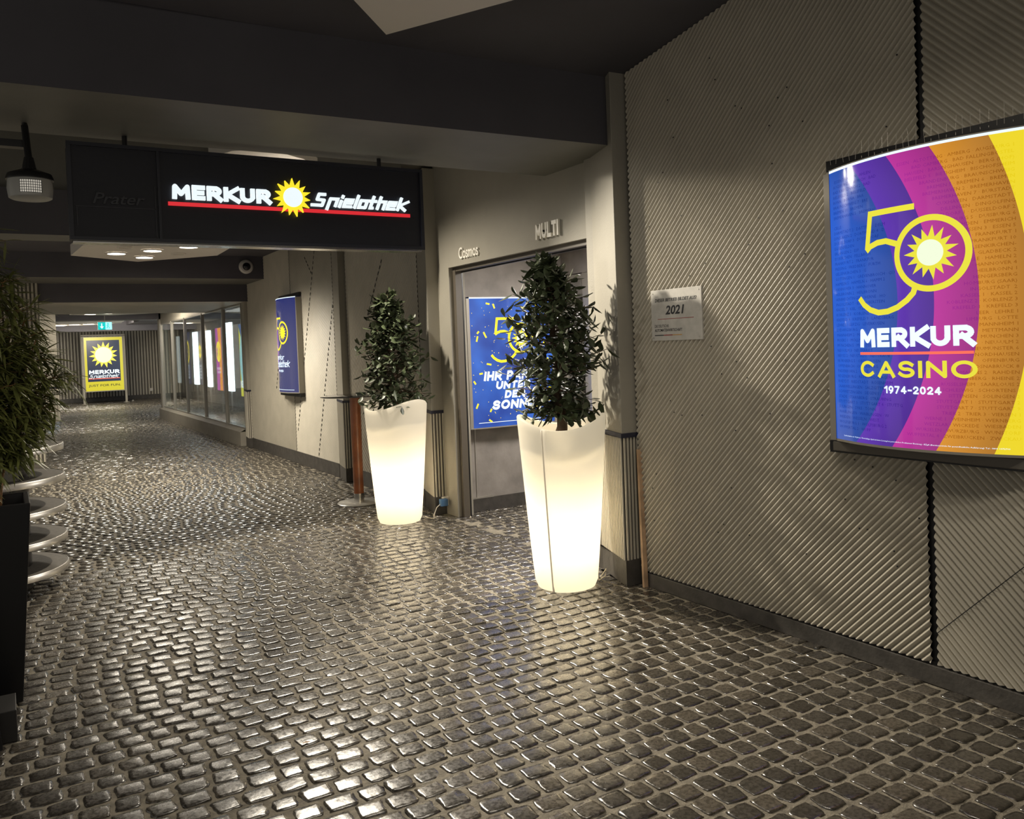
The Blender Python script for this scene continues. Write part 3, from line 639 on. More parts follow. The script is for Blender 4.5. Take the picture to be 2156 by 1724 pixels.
def lightbox(t, origin, du, dn, w, h, bulge, depth, face_mat, nu=24, strip=True, casing=True, frame=(.02, .05)):
    P = surface(origin, du, dn, w, bulge); H = h/w
    me = bpy.data.meshes.new('poster_face'); vs = []; uvs = []
    for j in range(2):
        for i in range(nu+1): vs.append(P(i/nu, H*j)); uvs.append((i/nu, H*j))
    fs = [(i, i+1, nu+2+i, nu+1+i) for i in range(nu)]
    me.from_pydata(vs, [], fs); me.materials.append(face_mat); ul = me.uv_layers.new(name='UVMap')
    for l in me.loops: ul.data[l.index].uv = uvs[l.vertex_index]
    me.polygons.foreach_set('use_smooth', [True]*nu); me.update()
    o = bpy.data.objects.new('poster_face', me); COL.objects.link(o); o.parent = t
    Q = lambda u, v, n: tuple(Vector(origin)+Vector(du)*(u*w)+Vector((0, 0, v*w))+Vector(dn)*n)
    m = MB()
    for u0, u1 in ((-.035, 0), (1, 1.035)):
        m.add([Q(u0, -.01, -depth), Q(u1, -.01, -depth), Q(u1, -.01, .004), Q(u0, -.01, .004), Q(u0, H-.01, -depth), Q(u1, H-.01, -depth), Q(u1, H-.01, .004), Q(u0, H-.01, .004)],
              [(0,3,2,1),(4,5,6,7),(0,1,5,4),(1,2,6,5),(2,3,7,6),(3,0,4,7)])
    # bottom and top closing sheets that follow the curve
    for v, th in ((-.012, .012), (H, .006)):
        n_ = nu; q = [P(i/n_, v, .002) for i in range(n_+1)]+[Q(i/n_, v, -depth) for i in range(n_+1)]
        q += [P(i/n_, v+th, .002) for i in range(n_+1)]+[Q(i/n_, v+th, -depth) for i in range(n_+1)]; a = n_+1
        f = []
        for i in range(n_): f += [(i, i+1, a+i+1, a+i), (2*a+i, 3*a+i, 3*a+i+1, 2*a+i+1), (i, 2*a+i, 2*a+i+1, i+1), (a+i, a+i+1, 3*a+i+1, 3*a+i)]
        m.add(q, f)
    m.obj('casing', m_casing, t)
    fb, ft = frame; n1 = -depth+.03
    for nm, u0, u1, v0, v1, nn in () if not fb else (('bottom_rail', -.04, 1.04, -.012-fb/w*1, -.012, n1+.03), ('top_rail', -.04, 1.04, H+.008, H+.008+ft/w, n1+.0)):
        m = MB().add([Q(u0, v0, -depth), Q(u1, v0, -depth), Q(u1, v0, nn), Q(u0, v0, nn), Q(u0, v1, -depth), Q(u1, v1, -depth), Q(u1, v1, nn), Q(u0, v1, nn)],
              [(0,3,2,1),(4,5,6,7),(0,1,5,4),(1,2,6,5),(2,3,7,6),(3,0,4,7)])
        m.obj(nm, m_black, t)
    if strip:
        m = MB(); n_ = nu; q = [P(i/n_, H-.012, .0015) for i in range(n_+1)]+[P(i/n_, H+.006, .0015) for i in range(n_+1)]
        m.add(q, [(i, i+1, n_+2+i, n_+1+i) for i in range(n_)]); m.obj('light_strip', g_cool, t)
    return P

def fifty(mb, P, lift, s=1., ox=0., oy=0., w=.028):
    """the numeral 50 whose zero is a ring, drawn in the poster's own coordinates"""
    T = lambda pts: [(ox+x*s, oy+y*s) for x, y in pts]
    stroke(mb, T(arc(.622, .912, .163, 0, 360, 60)[:-1]), w*s, P, lift, closed=True)
    stroke(mb, T([(.553, 1.137), (.30, 1.137)]), w*s, P, lift)
    stroke(mb, T([(.312, 1.150), (.285, .965)]), w*s, P, lift)
    stroke(mb, T([(.280, .958), (.305, .978), (.35, .992), (.40, .994), (.462, .972)]), w*s, P, lift)
    stroke(mb, T([(.55, .770), (.538, .735), (.505, .703), (.455, .672), (.40, .655), (.345, .652), (.295, .668), (.255, .695), (.225, .730)]), w*s, P, lift)

# the large casino poster at the right edge
t = thing('light_box', 'large curved light box with blue to yellow bands and a big yellow 50', 'light box')
BL, PU, MA, OR, YE = (.008, .080, .47), (.095, .022, .40), (.46, .022, .30), (.60, .24, .015), (.80, .63, .008)
def circ3(a, b, c):
    ax, ay = a; bx, by = b; cx, cy = c; d = 2*(ax*(by-cy)+bx*(cy-ay)+cx*(ay-by))
    ux = ((ax*ax+ay*ay)*(by-cy)+(bx*bx+by*by)*(cy-ay)+(cx*cx+cy*cy)*(ay-by))/d
    uy = ((ax*ax+ay*ay)*(cx-bx)+(bx*bx+by*by)*(ax-cx)+(cx*cx+cy*cy)*(bx-ax))/d
    return ux, uy, sqrt((ax-ux)**2+(ay-uy)**2)
C1 = circ3((.179, 1.401), (.453, .76), (.172, .004)); C2 = circ3((.409, 1.402), (.633, .72), (.402, -.002))
C3 = circ3((.627, 1.4), (.818, .75), (.622, -.004)); C4 = circ3((.866, 1.403), (.999, .75), (.859, -.004))
# each band edge is its own arc; chain them so every edge falls where it is printed
def multi_band(name, circles, cols, strength, shade=.35):
    m = bpy.data.materials.new(name); m.use_nodes = True; nt = m.node_tree; L = nt.links.new; b = nt.nodes['Principled BSDF']
    uv = nt.nodes.new('ShaderNodeUVMap'); uv.uv_map = 'UVMap'; prev = None
    for i, (cx, cy, r) in enumerate(circles):
        sub = nt.nodes.new('ShaderNodeVectorMath'); sub.operation = 'SUBTRACT'; sub.inputs[1].default_value = (cx, cy, 0)
        ln = nt.nodes.new('ShaderNodeVectorMath'); ln.operation = 'LENGTH'
        gt = nt.nodes.new('ShaderNodeMath'); gt.operation = 'GREATER_THAN'; gt.inputs[1].default_value = r
        mx = nt.nodes.new('ShaderNodeMixRGB'); L(uv.outputs[0], sub.inputs[0]); L(sub.outputs[0], ln.inputs[0]); L(ln.outputs['Value'], gt.inputs[0]); L(gt.outputs[0], mx.inputs[0])
        # the printed gradient of the band on the inner side of this edge: darker towards the edge
        mr = nt.nodes.new('ShaderNodeMapRange'); mr.inputs[1].default_value = r-.30; mr.inputs[2].default_value = r; mr.inputs[3].default_value = 1.25; mr.inputs[4].default_value = 1-shade
        L(ln.outputs['Value'], mr.inputs[0])
        sc = nt.nodes.new('ShaderNodeMixRGB'); sc.blend_type = 'MULTIPLY'; sc.inputs[0].default_value = 1; L(mr.outputs[0], sc.inputs[2])
        if prev is None: sc.inputs[1].default_value = (*cols[0], 1)
        else: L(prev, sc.inputs[1])
        # gradient must only touch the band just inside
        if prev is None: L(sc.outputs[0], mx.inputs[1])
        else:
            sel = nt.nodes.new('ShaderNodeMixRGB'); L(pgt, sel.inputs[0]); L(prev, sel.inputs[1]); L(sc.outputs[0], sel.inputs[2]); L(sel.outputs[0], mx.inputs[1])
        mx.inputs[2].default_value = (*cols[i+1], 1); prev = mx.outputs[0]; pgt = gt.outputs[0]
    L(prev, b.inputs['Emission Color']); b.inputs['Emission Strength'].default_value = strength
    b.inputs['Base Color'].default_value = (.04, .04, .04, 1); b.inputs['Roughness'].default_value = .08
    return m
m_casino = multi_band('casino_poster_print', [C1, C2, C3, C4], [BL, PU, MA, OR, YE], 1.0)
P = lightbox(t, (3.335, 2.575, 1.05), (0, -1, 0), (-1, 0, 0), .885, .885*1.412, .105, .055, m_casino, frame=(.055, .05))
m = MB(); fifty(m, P, .002); m.obj('numeral_fifty', g_lemon, t)
m = MB(); sunburst(m, .622, .914, .126, .074, P, .003, 15, 84); m.obj('sun_emblem', g_lemon, t)
m = MB(); disc(m, .622, .914, .060, P, .0045); m.obj('sun_disc', g_disc, t)
m = MB(); put_glyphs(m, 'MERKUR', .222, .483, .80, .576, P, .003, wt=.27, gap=.12); m.obj('brand_lettering', g_cool, t)
m = MB(); strip_rect(m, .22, .795, .446, .459, P, .003); m.obj('underline', g_coral, t)
m = MB(); put_glyphs(m, 'CASINO', .220, .336, .808, .416, P, .003, wt=.20, gap=.18); m.obj('casino_lettering', g_lemon, t)
m = MB(); put_glyphs(m, '1974-2024', .371, .259, .657, .296, P, .003, wt=.22, gap=.16); m.obj('year_lettering', g_cool, t)
m = MB(); put_text(m, 'Spielteilnahme ab 18 Jahren. Übermäßiges Spiel ist keine Lösung bei persönlichen Problemen! Beratung - BZgA (Bundeszentrale für gesundheitliche Aufklärung) Tel.: 0800 1372700', .074, .020, .92, .030, P, .003, res=1); m.obj('small_print', g_cool, t)
ROWS = [('· ESSEN 2 · AALEN · AHLEN', 'ESSEN · ALTÖTTING · AMBERG · AUGSBURG 1'), ('AUGSBURG 3 · AURICH · BAD', 'BAD CAMBERG · BAD FALLINGBOSTEL'),
('BAD KREUZNACH 2 · BAD', 'HAUSEN · BARSINGHAUSEN · BERG (HOF)'), ('BIELEFELD 2 · BIELEFELD', 'BIELEFELD 5 · BIETIGHEIM · BISCHOFSHEIM'),
('BONN · BORNA · BRA', 'BRANDENBURG · BRAUNSCHWEIG'), ('BRAUNSCHWEIG 7 · BRE', 'BREMEN 5 · BREMEN 6 · BREMEN'), ('BREMEN 11 · BREMEN', 'BREMERHAVEN 2 · BREMERHAVEN'),
('BREMERHAVEN 5 · BREMERH', 'BREMERHAVEN 7 · BÜRSTADT'), ('', 'CUXHAVEN · DARMSTADT 1'), ('CELLE ·', 'DILLINGEN · DINGOLFING'), ('DARMSTADT 2 · DATTELN · DELM', 'DÜSSELDORF 1 · DÜSSELDORF 2'),
('DINSLAKEN 2 · DORTMUND 4 · D', 'DUISBURG 5 · DUISBURG 6'), ('DÜSSELDORF 3 · DÜSSELDORF', 'EMDEN · EMMERICH'), ('EGGENFELDEN', 'ESSEN 3 · ESSEN 5'), ('ERLANGEN 2 · ESP', '· FRANKFURT 1'),
('EUSKIRCHEN · FELLBACH', '· FRANKFURT 10'), ('FRANKFURT 2 · FRANKFUR', '· GELSENKIRCHEN-'), ('FREISING · FRIEDBERG · FÜRTH', '· GLADBECK 2'), ('GELSENKIRCHEN 3 · G', 'HALLE · HAMELN 2'),
('GÖTTINGEN 1 · GREVENBROICH · GÜ', '· HANNOVER 4'), ('HAMELN 5 · HAMELN 6 · HAMM 2', '· HEILBRONN 1'), ('HANNOVER 3 · HANNOVER', 'HENGERSBERG'), ('HEILBRONN 2 · HEILBRONN', 'HOMBURG (SAAR)'),
('HERBRECHTINGEN · HERNE · HO', 'INGOLSTADT  2'), ('INGOLSTADT · IDAR-OBERSTEIN', 'KASSEL 1 · KASSEL 2'), ('KASSEL 7 · KIEL · ITZEHOE', 'KOBLENZ 2 · KOBLENZ 3'), ('KOBLENZ 5 · KOBLENZ', 'KREFELD 1 · KREFELD 3'),
('KREFELD 4 · KREFELD 9 · LANDSBERG', 'LEER · LEHRE 1'), ('LEHRE 5 · LEIPZIG · LEVERKUSEN', 'LIMBURG · LOTTE'), ('LUDWIGSBURG', '· MANNHEIM 1'), ('MANNHEIM 2 · MARBURG', '· METTMANN'),
('MOERS 1 · MÖLLN', '· MÜNCHEN 3'), ('MÜNCHEN 5 · MÜNSTER', '· NEU-ULM 2'), ('NEU-ULM 3 · NEUMARKT', 'NEUMÜNSTER 6'), ('NEUSS 2 · NEUSTADT · NEUTRAUB', '· NORDHAUSEN'), ('NÜRNBERG 5 · OBERHAUSEN', 'OFFENBURG'),
('OFFENBACH · OLDENBURG', 'OSNABRÜCK 8'), ('PADERBORN 2 · PEINE', 'PIRMASENS 2 · RAHDEN'), ('REGENSBURG · REINHARDSHAGEN', 'RHEINBERG · RHEINE 2'), ('RHEYDT · RIEDSTADT · ROSENHEIM', 'RÜSSELSHEIM · SAARLOUIS 2'),
('SAARWELLINGEN · SALZGITTER', 'SCHLESWIG · SCHORTENS 1'), ('SCHWETZINGEN · SIEGEN 1 · S', 'SITTENSEN · SOLINGEN 2'), ('STADE · STARNBERG · STRAUBING', 'STUTTGART 1 · STUTTGART 2'), ('STUTTGART 3 · STUTTGART 4 · STUTTG', 'STUTTGART 7 · STUTTGART 9'),
('SULINGEN · SYKE · TÖNN', 'TRIER 2 · TRIER 3 · VIERSEN 1'), ('WAIBLINGEN · WAIBLINGEN · W', 'WERNE 1 · WEINHEIM · WERNBERG'), ('WEIDEN · WESSELN · WEST', 'WETZLAR · WICKEDE · WIESBADEN'), ('WOLFSBURG 1 · WOLFSBURG 2', 'WÜRSELEN · WÜRZBURG · WUNSTORF'), ('WUPPERTAL 2 · WUPP', 'WUPPERTAL 4 · ZWEIBRÜCKEN · ZWICKAU')]
m = MB(); hgt = .0150
def add_row(s, v, left):
    co, fs = text2d(s, 1, 0., 0.)
    if len(co) == 0: return
    sc = hgt/.70; wd_ = (co[:, 0].max()-co[:, 0].min())*sc*1.12
    u0 = (.035 if left else .957-wd_); x0 = co[:, 0].min(); n0 = len(m.v)
    q = [(u0+(x-x0)*sc*1.12, v+y*sc) for x, y in co]
    keep = []; mi = []
    for f in fs:
        cx = sum(q[i][0] for i in f)/len(f); cy = sum(q[i][1] for i in f)/len(f)
        r = [sqrt((cx-c[0])**2+(cy-c[1])**2) > c[2] for c in (C1, C2, C3, C4)]; band = sum(r)
        if left and band > 1: continue
        keep.append(f); mi.append((0, 0, 1, 2, 3)[band])
    m.add([P(a, b, .001) for a, b in q], keep); m.mi[-len(keep):] = mi if keep else []
for i, (l, r) in enumerate(ROWS):
    v = 1.337-i*.02655
    if l: add_row(l, v, True)
    add_row(r, v, False)
m.obj('city_name_print', [ink_mat('ink_blue', (.55, .55, .72)), ink_mat('ink_magenta', (.80, .70, .97)), ink_mat('ink_orange', (.62, .50, .45)), ink_mat('ink_yellow', (.92, .88, .55))], t)
for i in range(30):
    m = MB(); y = 2.585-i*.0335+random.uniform(-.004, .004); l = random.uniform(.05, .075) if i % 3 else .085
    m.tube([(3.36, y, 2.335), (3.36+random.uniform(-.008, .008), y+random.uniform(-.006, .006), 2.335+l)], .0009, 5); m.obj('bird_spike', m_alu, t)
# clear cable ties of the box: lower lip
m = MB().box(3.325, 3.386, 1.66, 2.59, .992, 1.036); m.obj('lower_tray', mat('tray_brown_grey', (.10, .09, .075), .45), t, bevel=.004)

# narrow poster further down the wall
t = thing('light_box', 'curved purple and navy light box farther down the right wall', 'light box')
m_navyband = multi_band('navy_poster_print', [(-.45, .75, .62), (-.55, .75, .93)], [(.62, .06, .30), (.22, .03, .45), (.010, .018, .13)], 1.0, .2)
P = lightbox(t, (3.38, 12.04, 1.01), (0, -1, 0), (-1, 0, 0), .90, 1.30, .10, .07, m_navyband, frame=(.05, .05))
m = MB(); fifty(m, P, .003); sunburst(m, .622, .914, .126, .074, P, .004, 15, 84); m.obj('numeral_fifty', g_yellow, t)
m = MB(); put_glyphs(m, 'merkur', .22, .50, .66, .58, P, .003, wt=.15, shear=.3); put_glyphs(m, 'apielothek', .22, .385, .82, .49, P, .003, wt=.15, shear=.3)
put_glyphs(m, '1974-2024', .34, .31, .60, .345, P, .003); strip_rect(m, .1, .9, .035, .041, P, .003); m.obj('lettering', g_cool, t)

# confetti poster in the recess
t = thing('light_box', 'bright blue confetti light box in the entrance recess behind the tree', 'light box')
m_conf = mat('confetti_poster_print', (.02, .02, .03), .1)
def _conf():
    nt = m_conf.node_tree; b = nt.nodes['Principled BSDF']; L = nt.links.new
    uv = nt.nodes.new('ShaderNodeUVMap'); uv.uv_map = 'UVMap'; n = nt.nodes.new('ShaderNodeTexNoise'); n.inputs['Scale'].default_value = 2.2
    r = nt.nodes.new('ShaderNodeValToRGB'); r.color_ramp.elements[0].color = (.008, .045, .30, 1); r.color_ramp.elements[1].color = (.03, .15, .62, 1)
    r.color_ramp.elements[0].position = .35; r.color_ramp.elements[1].position = .65
    L(uv.outputs[0], n.inputs['Vector']); L(n.outputs['Fac'], r.inputs['Fac']); L(r.outputs['Color'], b.inputs['Emission Color']); b.inputs['Emission Strength'].default_value = 1.0
_conf()
P = lightbox(t, (3.66, 6.76, .79), (1, 0, 0), (0, -1, 0), .90, 1.205, .02, .105, m_conf, frame=(0, 0))
RW = lambda x, z: ((x-3.648)/.90, (z-.790)/.90)
m = MB(); s_ = .265/.295; fifty(m, P, .003, s=s_*1.02, ox=.026, oy=.075, w=.030)
cx_, cy_ = .622*s_*1.02+.026, .912*s_*1.02+.075
sunburst(m, cx_, cy_, .118, .066, P, .004, 15, 84); m.obj('numeral_fifty', g_yellow, t)
m = MB(); disc(m, cx_, cy_, .055, P, .005); m.obj('sun_disc', g_disc, t)
m = MB()
put_glyphs(m, 'IHR PARTY', .13, .478, .86, .575, P, .003, wt=.27, shear=.2, gap=.12); put_glyphs(m, 'UNTER', .265, .385, .70, .468, P, .003, wt=.27, shear=.2, gap=.12)
put_glyphs(m, 'DER', .365, .288, .63, .370, P, .003, wt=.27, shear=.2, gap=.12); put_glyphs(m, 'SONNE', .215, .175, .74, .272, P, .003, wt=.27, shear=.2, gap=.12)
strip_rect(m, .06, .92, .045, .051, P, .003); m.obj('lettering', g_white, t)
m = MB()
for i in range(140):
    u, v = random.uniform(.02, .97), random.uniform(.06, 1.3); a = random.uniform(0, pi); big = random.random() < .3
    if .2 < u < .85 and .2 < v < 1.1 and big: big = False
    l, w_ = (random.uniform(.03, .06), .018) if big else (random.uniform(.004, .012), .006)
    c_, s2 = cos(a)*l/2, sin(a)*l/2; nx, ny = -sin(a)*w_/2, cos(a)*w_/2
    q = [(u-c_-nx, v-s2-ny), (u+c_-nx, v+s2-ny), (u+c_+nx, v+s2+ny), (u-c_+nx, v-s2+ny)]
    if all(0.01 < a_ < .99 and .01 < b_ < 1.325 for a_, b_ in q): poly(m, q, P, .0025)
m.obj('confetti_print', [g_yellow], t)

# notice on the glass door
t = thing('notice', 'white paper notice taped to the recess door glass', 'notice')
MB().box(4.750, 4.753, 6.20, 6.60, 1.575, 1.80).obj('paper', m_plastic_w, t)
m = MB()
for i in range(12): m.box(4.748, 4.7498, 6.23, 6.23+.02*random.randint(5, 15), 1.60+i*.014, 1.604+i*.014)
m.obj('print', m_ink, t)

# yellow poster on posts at the end of the passage
t = thing('light_box', 'distant yellow framed light box on two posts with a large sun', 'light box')
Yf = 33.0
m = MB(); m.box(2.385, 3.665, Yf+.02, Yf+.14, .43, 2.385); m.obj('casing', m_casing, t)
Pf = lambda u, v, l=0.: (u, Yf-l+.015, v)
m = MB(); poly(m, [(2.41, .46), (3.64, .46), (3.64, 2.36), (2.41, 2.36)], Pf, .0); m.obj('yellow_face', glow('glow_poster_yellow', (.62, .55, .03), .9), t)
m = MB(); poly(m, [(2.487, .79), (3.545, .79), (3.545, 2.255), (2.487, 2.255)], Pf, .004); m.obj('blue_panel', g_navy2, t)
m = MB(); sunburst(m, 3.02, 1.735, .475, .29, Pf, .008, 15, 90); m.obj('sun_emblem', glow('glow_sun', (.95, .85, .08), 1.0), t)
m = MB(); disc(m, 3.02, 1.735, .275, Pf, .012); m.obj('sun_disc', glow('glow_sun_disc', (.90, .92, .70), .85), t)
m = MB(); put_glyphs(m, 'MERKUR', 2.53, 1.06, 3.51, 1.20, Pf, .008, wt=.27, gap=.12); put_glyphs(m, 'apielothek', 2.54, .915, 3.50, 1.045, Pf, .012, wt=.15, shear=.4); m.obj('lettering', g_white, t)
m = MB(); poly(m, [(2.51, .88), (3.52, .88), (3.52, .905), (2.51, .905)], Pf, .008); m.obj('underline', g_coral, t)
m = MB(); put_text(m, 'JUST FOR FUN.', 2.50, .59, 3.53, .69, Pf, .008, bold=.01); m.obj('slogan_lettering', m_ink, t)
for x in (2.345, 3.705):
    MB().box(x-.035, x+.035, Yf+.02, Yf+.09, 0, 2.42).obj('post', m_wall, t); 
    MB().box(x-.09, x+.09, Yf-.02, Yf+.14, 0, .015).obj('foot_plate', m_wall, t)
MB().box(2.31, 3.74, Yf+.02, Yf+.09, 2.40, 2.46).obj('crossbar', m_wall, t)

# light boxes and glowing tubes inside the shop
def shop_box(ya, yb, z0, z1, fm, label, draw=None, X=5.0):
    t = thing('light_box', label, 'light box'); MB().box(X+.01, X+.09, yb, ya, z0-.02, z1+.02).obj('casing', m_casing, t); MB().box(X+.03, X+.07, (ya+yb)/2-.04, (ya+yb)/2+.04, .006, z0-.02).obj('stand', m_alu, t)
    Pq = lambda u, v, l=0.: (X-l, ya+(yb-ya)*u, z0+(z1-z0)*v)
    m = MB(); poly(m, [(0, 0), (1, 0), (1, 1), (0, 1)], Pq, 0); m.obj('poster_face', fm, t)
    if draw: draw(t, Pq, (z1-z0)/(ya-yb))
    return t
def d50(col):
    def f(t, P, asp):
        m = MB(); pts = [(.5+.36*cos(a*pi/20), .62+.36/asp*.9*sin(a*pi/20)) for a in range(40)]; stroke(m, pts, .06, P, .01, closed=True); sunburst(m, .5, .62, .2, .12, P, .01, 12, 90, sx=1.1)
        m.obj('ring_emblem', GS['yellow'], t)
        if not col: m = MB(); poly(m, [(.52, 0), (1, 0), (1, 1), (.40, 1), (.62, .6)], P, .004); m.obj('orange_band', glow('glow_shop_orange', (.95, .35, .03), 2.0), t)
        m = MB()
        for i, s in enumerate(('IHRE', 'PARTY', 'UNTER', 'DER', 'SONNE') if col else ('MERKUR', 'CASINO')):
            put_text(m, s, .2, .33-i*.055, .8, .37-i*.055, P, .01)
        m.obj('lettering', GS['white'], t)
    return f
def dbig(t, P, asp):
    m = MB(); put_glyphs(m, 'MERKUR', .04, .12, .96, .22, P, .01, wt=.25); m.obj('lettering', GS['white'], t)
    m = MB(); poly(m, [(.0, 1), (.3, .82), (.5, 1)], P, .01); poly(m, [(.55, 1), (.8, .8), (1, .95), (1, 1)], P, .01); m.obj('blue_rays', glow('glow_ray_blue', (.02, .14, .5), 1), t)
    m = MB(); disc(m, .55, .50, .42, P, .008, sx=1.2); m.obj('pale_disc', glow('glow_cyan', (.35, .72, .78), 1.6), t)
GS = dict(navy=glow('glow_shop_navy', (.03, .04, .10), 2.0), yellow=glow('glow_shop_yellow', (1, .8, .05), 2.2), white=glow('glow_shop_white', (.8, .9, 1), 2.2))
m_po = band_mat('purple_orange_print', (-.6, .6), [1.05], [(.45, .04, .36), (.85, .32, .04)], 1.0)
shop_box(28.8, 27.75, .68, 2.33, GS['navy'], 'dark confetti light box, leftmost of those seen through the glass', d50(1))
shop_box(26.4, 25.95, .70, 2.3, GS['navy'], 'slim dark light box between two glowing tubes behind the glass', d50(1))
shop_box(24.0, 23.3, .60, 2.3, glow('glow_po', (.50, .05, .45), 2.0), 'purple and orange light box behind the glass wall', d50(0))
shop_box(21.3, 20.5, .52, 2.3, glow('glow_yb', (.62, .62, .04), 2.0), 'yellow and pale blue light box at the right end of the glass wall', dbig)
for i, (ya, yb, z0, z1, lab) in enumerate(((30.2, 29.85, .68, 2.25, 'dim narrow tube panel farthest left behind the glass'), (27.3, 26.75, .69, 2.3, 'glowing white panel between the two dark light boxes'),
                                           (25.3, 24.85, .66, 2.28, 'glowing panel left of the purple and orange light box'), (22.8, 22.2, .61, 2.4, 'widest glowing white panel, right of the purple and orange light box'))):
    o = MB().box(5.0, 5.06, yb, ya, z0, z1).obj('glowing_panel', g_tubes if i else g_white); tag(o, lab, 'light panel', 'glowing panels behind the glass wall'); MB().box(5.01, 5.05, (ya+yb)/2-.04, (ya+yb)/2+.04, .006, z0).obj('stand', m_alu, o)

o = MB().box(4.3, 4.36, 17.6, 18.8, 2.68, 2.72).obj('neon_strip', glow('glow_neon_blue', (.03, .05, 1.0), 14)); tag(o, 'thin blue neon strip under the ceiling behind the glass wall', 'neon light')
o = MB().box(4.74, 4.86, 34.86, 34.90, .28, .40).obj('wall_outlet', m_plastic_w, bevel=.004); tag(o, 'small white outlet low on the ribbed end wall', 'outlet')
# exit sign
t = thing('exit_sign', 'small teal emergency exit sign hanging in the far passage', 'exit sign')
e = Vector((1.885, 20.0, 2.284))
MB().box(e.x-.14, e.x+.14, 20.0, 20.05, e.z-.085, e.z+.085).obj('sign_body', m_plastic_w, t)
Pe = lambda u, v, l=0.: (e.x+u, 20.0-l, e.z+v)
m = MB(); poly(m, [(-.135, -.08), (.01, -.08), (.01, .08), (-.135, .08)], Pe, .002); m.obj('arrow_field', g_teal, t)
m = MB(); poly(m, [(.01, -.08), (.135, -.08), (.135, .08), (.01, .08)], Pe, .002); m.obj('runner_field', glow('glow_exit_pale', (.35, .85, .85), 1.3), t)
m = MB(); stroke(m, [(-.062, .055), (-.062, -.03)], .022, Pe, .004); poly(m, [(-.062, -.06), (-.02, -.01), (-.104, -.01)], Pe, .004); m.obj('arrow', g_white, t)
m = MB(); disc(m, .06, .05, .013, Pe, .004); stroke(m, [(.06, .035), (.055, -.01), (.035, -.05)], .014, Pe, .004); stroke(m, [(.055, -.01), (.085, -.03), (.08, -.06)], .012, Pe, .004); stroke(m, [(.03, .0), (.06, .03), (.09, .01)], .010, Pe, .004); m.obj('running_figure', g_teal, t)
MB().tube([(e.x, 20.02, e.z+.08), (e.x, 20.02, 2.87)], .006).obj('suspension_rod', m_alu, t)

# ------------------------------------------------------------------ hanging sign
t = thing('hanging_sign', 'wide dark sign box with lit white lettering, sun and red bar', 'sign')
MB().box(.33, 2.385, 5.0, 5.13, 2.20, 2.70).obj('sign_box', m_navy, t, bevel=.004)
m = MB(); m.box(.325, 2.39, 4.985, 5.0, 2.695, 2.715); m.box(.325, 2.39, 4.985, 5.0, 2.192, 2.212); m.box(.325, .345, 4.985, 5.0, 2.2125, 2.6945); m.box(2.37, 2.39, 4.985, 5.0, 2.2125, 2.6945); m.box(.768, .782, 4.986, 5.0, 2.2125, 2.6945)
m.obj('edge_profile', mat('sign_edge', (.02, .022, .032), .35), t)
m = MB(); m.box(.34, 2.38, 5.02, 5.12, 2.184, 2.192); m.obj('lower_lip', m_steel, t)
Ps = lambda u, v, l=0.: (u, 4.999-l, v)
m = MB(); put_glyphs(m, 'MERKUR', .842, 2.437, 1.393, 2.520, Ps, .004, wt=.28, gap=.11, thick=.018); m.obj('brand_lettering', g_white, t)
m = MB(); put_glyphs(m, 'apielothek', 1.650, 2.438, 2.290, 2.522, Ps, .004, wt=.20, shear=.42, gap=.12, thick=.018); m.obj('script_lettering', g_white, t)
m = MB(); flat(m, [(.82, 2.4), (2.293, 2.4), (2.293, 2.421), (.82, 2.421)], [(0, 1, 2, 3)], Ps, .003, .008); m.obj('red_bar', g_red, t)
m = MB(); sunburst(m, 1.522, 2.482, .116, .070, Ps, .006, 15, 90, thick=.02); m.obj('sun_emblem', g_yellow, t)
m = MB(); disc(m, 1.522, 2.482, .058, Ps, .026, thick=.006); m.obj('sun_disc', g_white, t)
# dark relief lettering on the unlit left field
m = MB(); put_text(m, 'Prater', .44, 2.39, .70, 2.45, Ps, .002, bold=.01, shear=.3, thick=.008)
m.obj('unlit_relief_lettering', mat('relief_dark', (.014, .015, .022), .22), t)['label'] = 'dark unlit relief lettering'
m = MB(); m.box(.36, .76, 4.994, 5.0, 2.372, 2.376); m.box(.362, .366, 4.994, 5.0, 2.27, 2.37); m.box(.752, .756, 4.994, 5.0, 2.22, 2.5)
m.obj('relief_lines', mat('relief_line', (.03, .03, .04), .3), t)
for x in (.62, 2.12):
    MB().tube([(x, 5.06, 2.69), (x, 5.06, 2.79)], .014).obj('hanger', m_black, t)

# raised letters over the entrance
def letters(s, y0, y1, z0, z1, lab):
    Pl = lambda u, v, l=0.: (W2-l, y0-u*(y0-y1 if s != 'MULTI' else 1), v); m = MB(); (put_glyphs(m, s, 0, z0, y0-y1, z1, Pl, .002, wt=.25, gap=.14, thick=.02) if s == 'MULTI' else put_text(m, s, 0, z0, 1, z1, Pl, .002, bold=.012, thick=.012))
    tag(m.obj('wall_lettering', mat('letter_white', (.95, .92, .84), .4)), lab, 'lettering')
letters('Cosmos', 6.52, 6.17, 2.314, 2.415, 'small white raised lettering above the left of the entrance')
letters('MULTI', 5.262, 4.962, 2.325, 2.438, 'bolder white raised capitals above the right of the entrance')

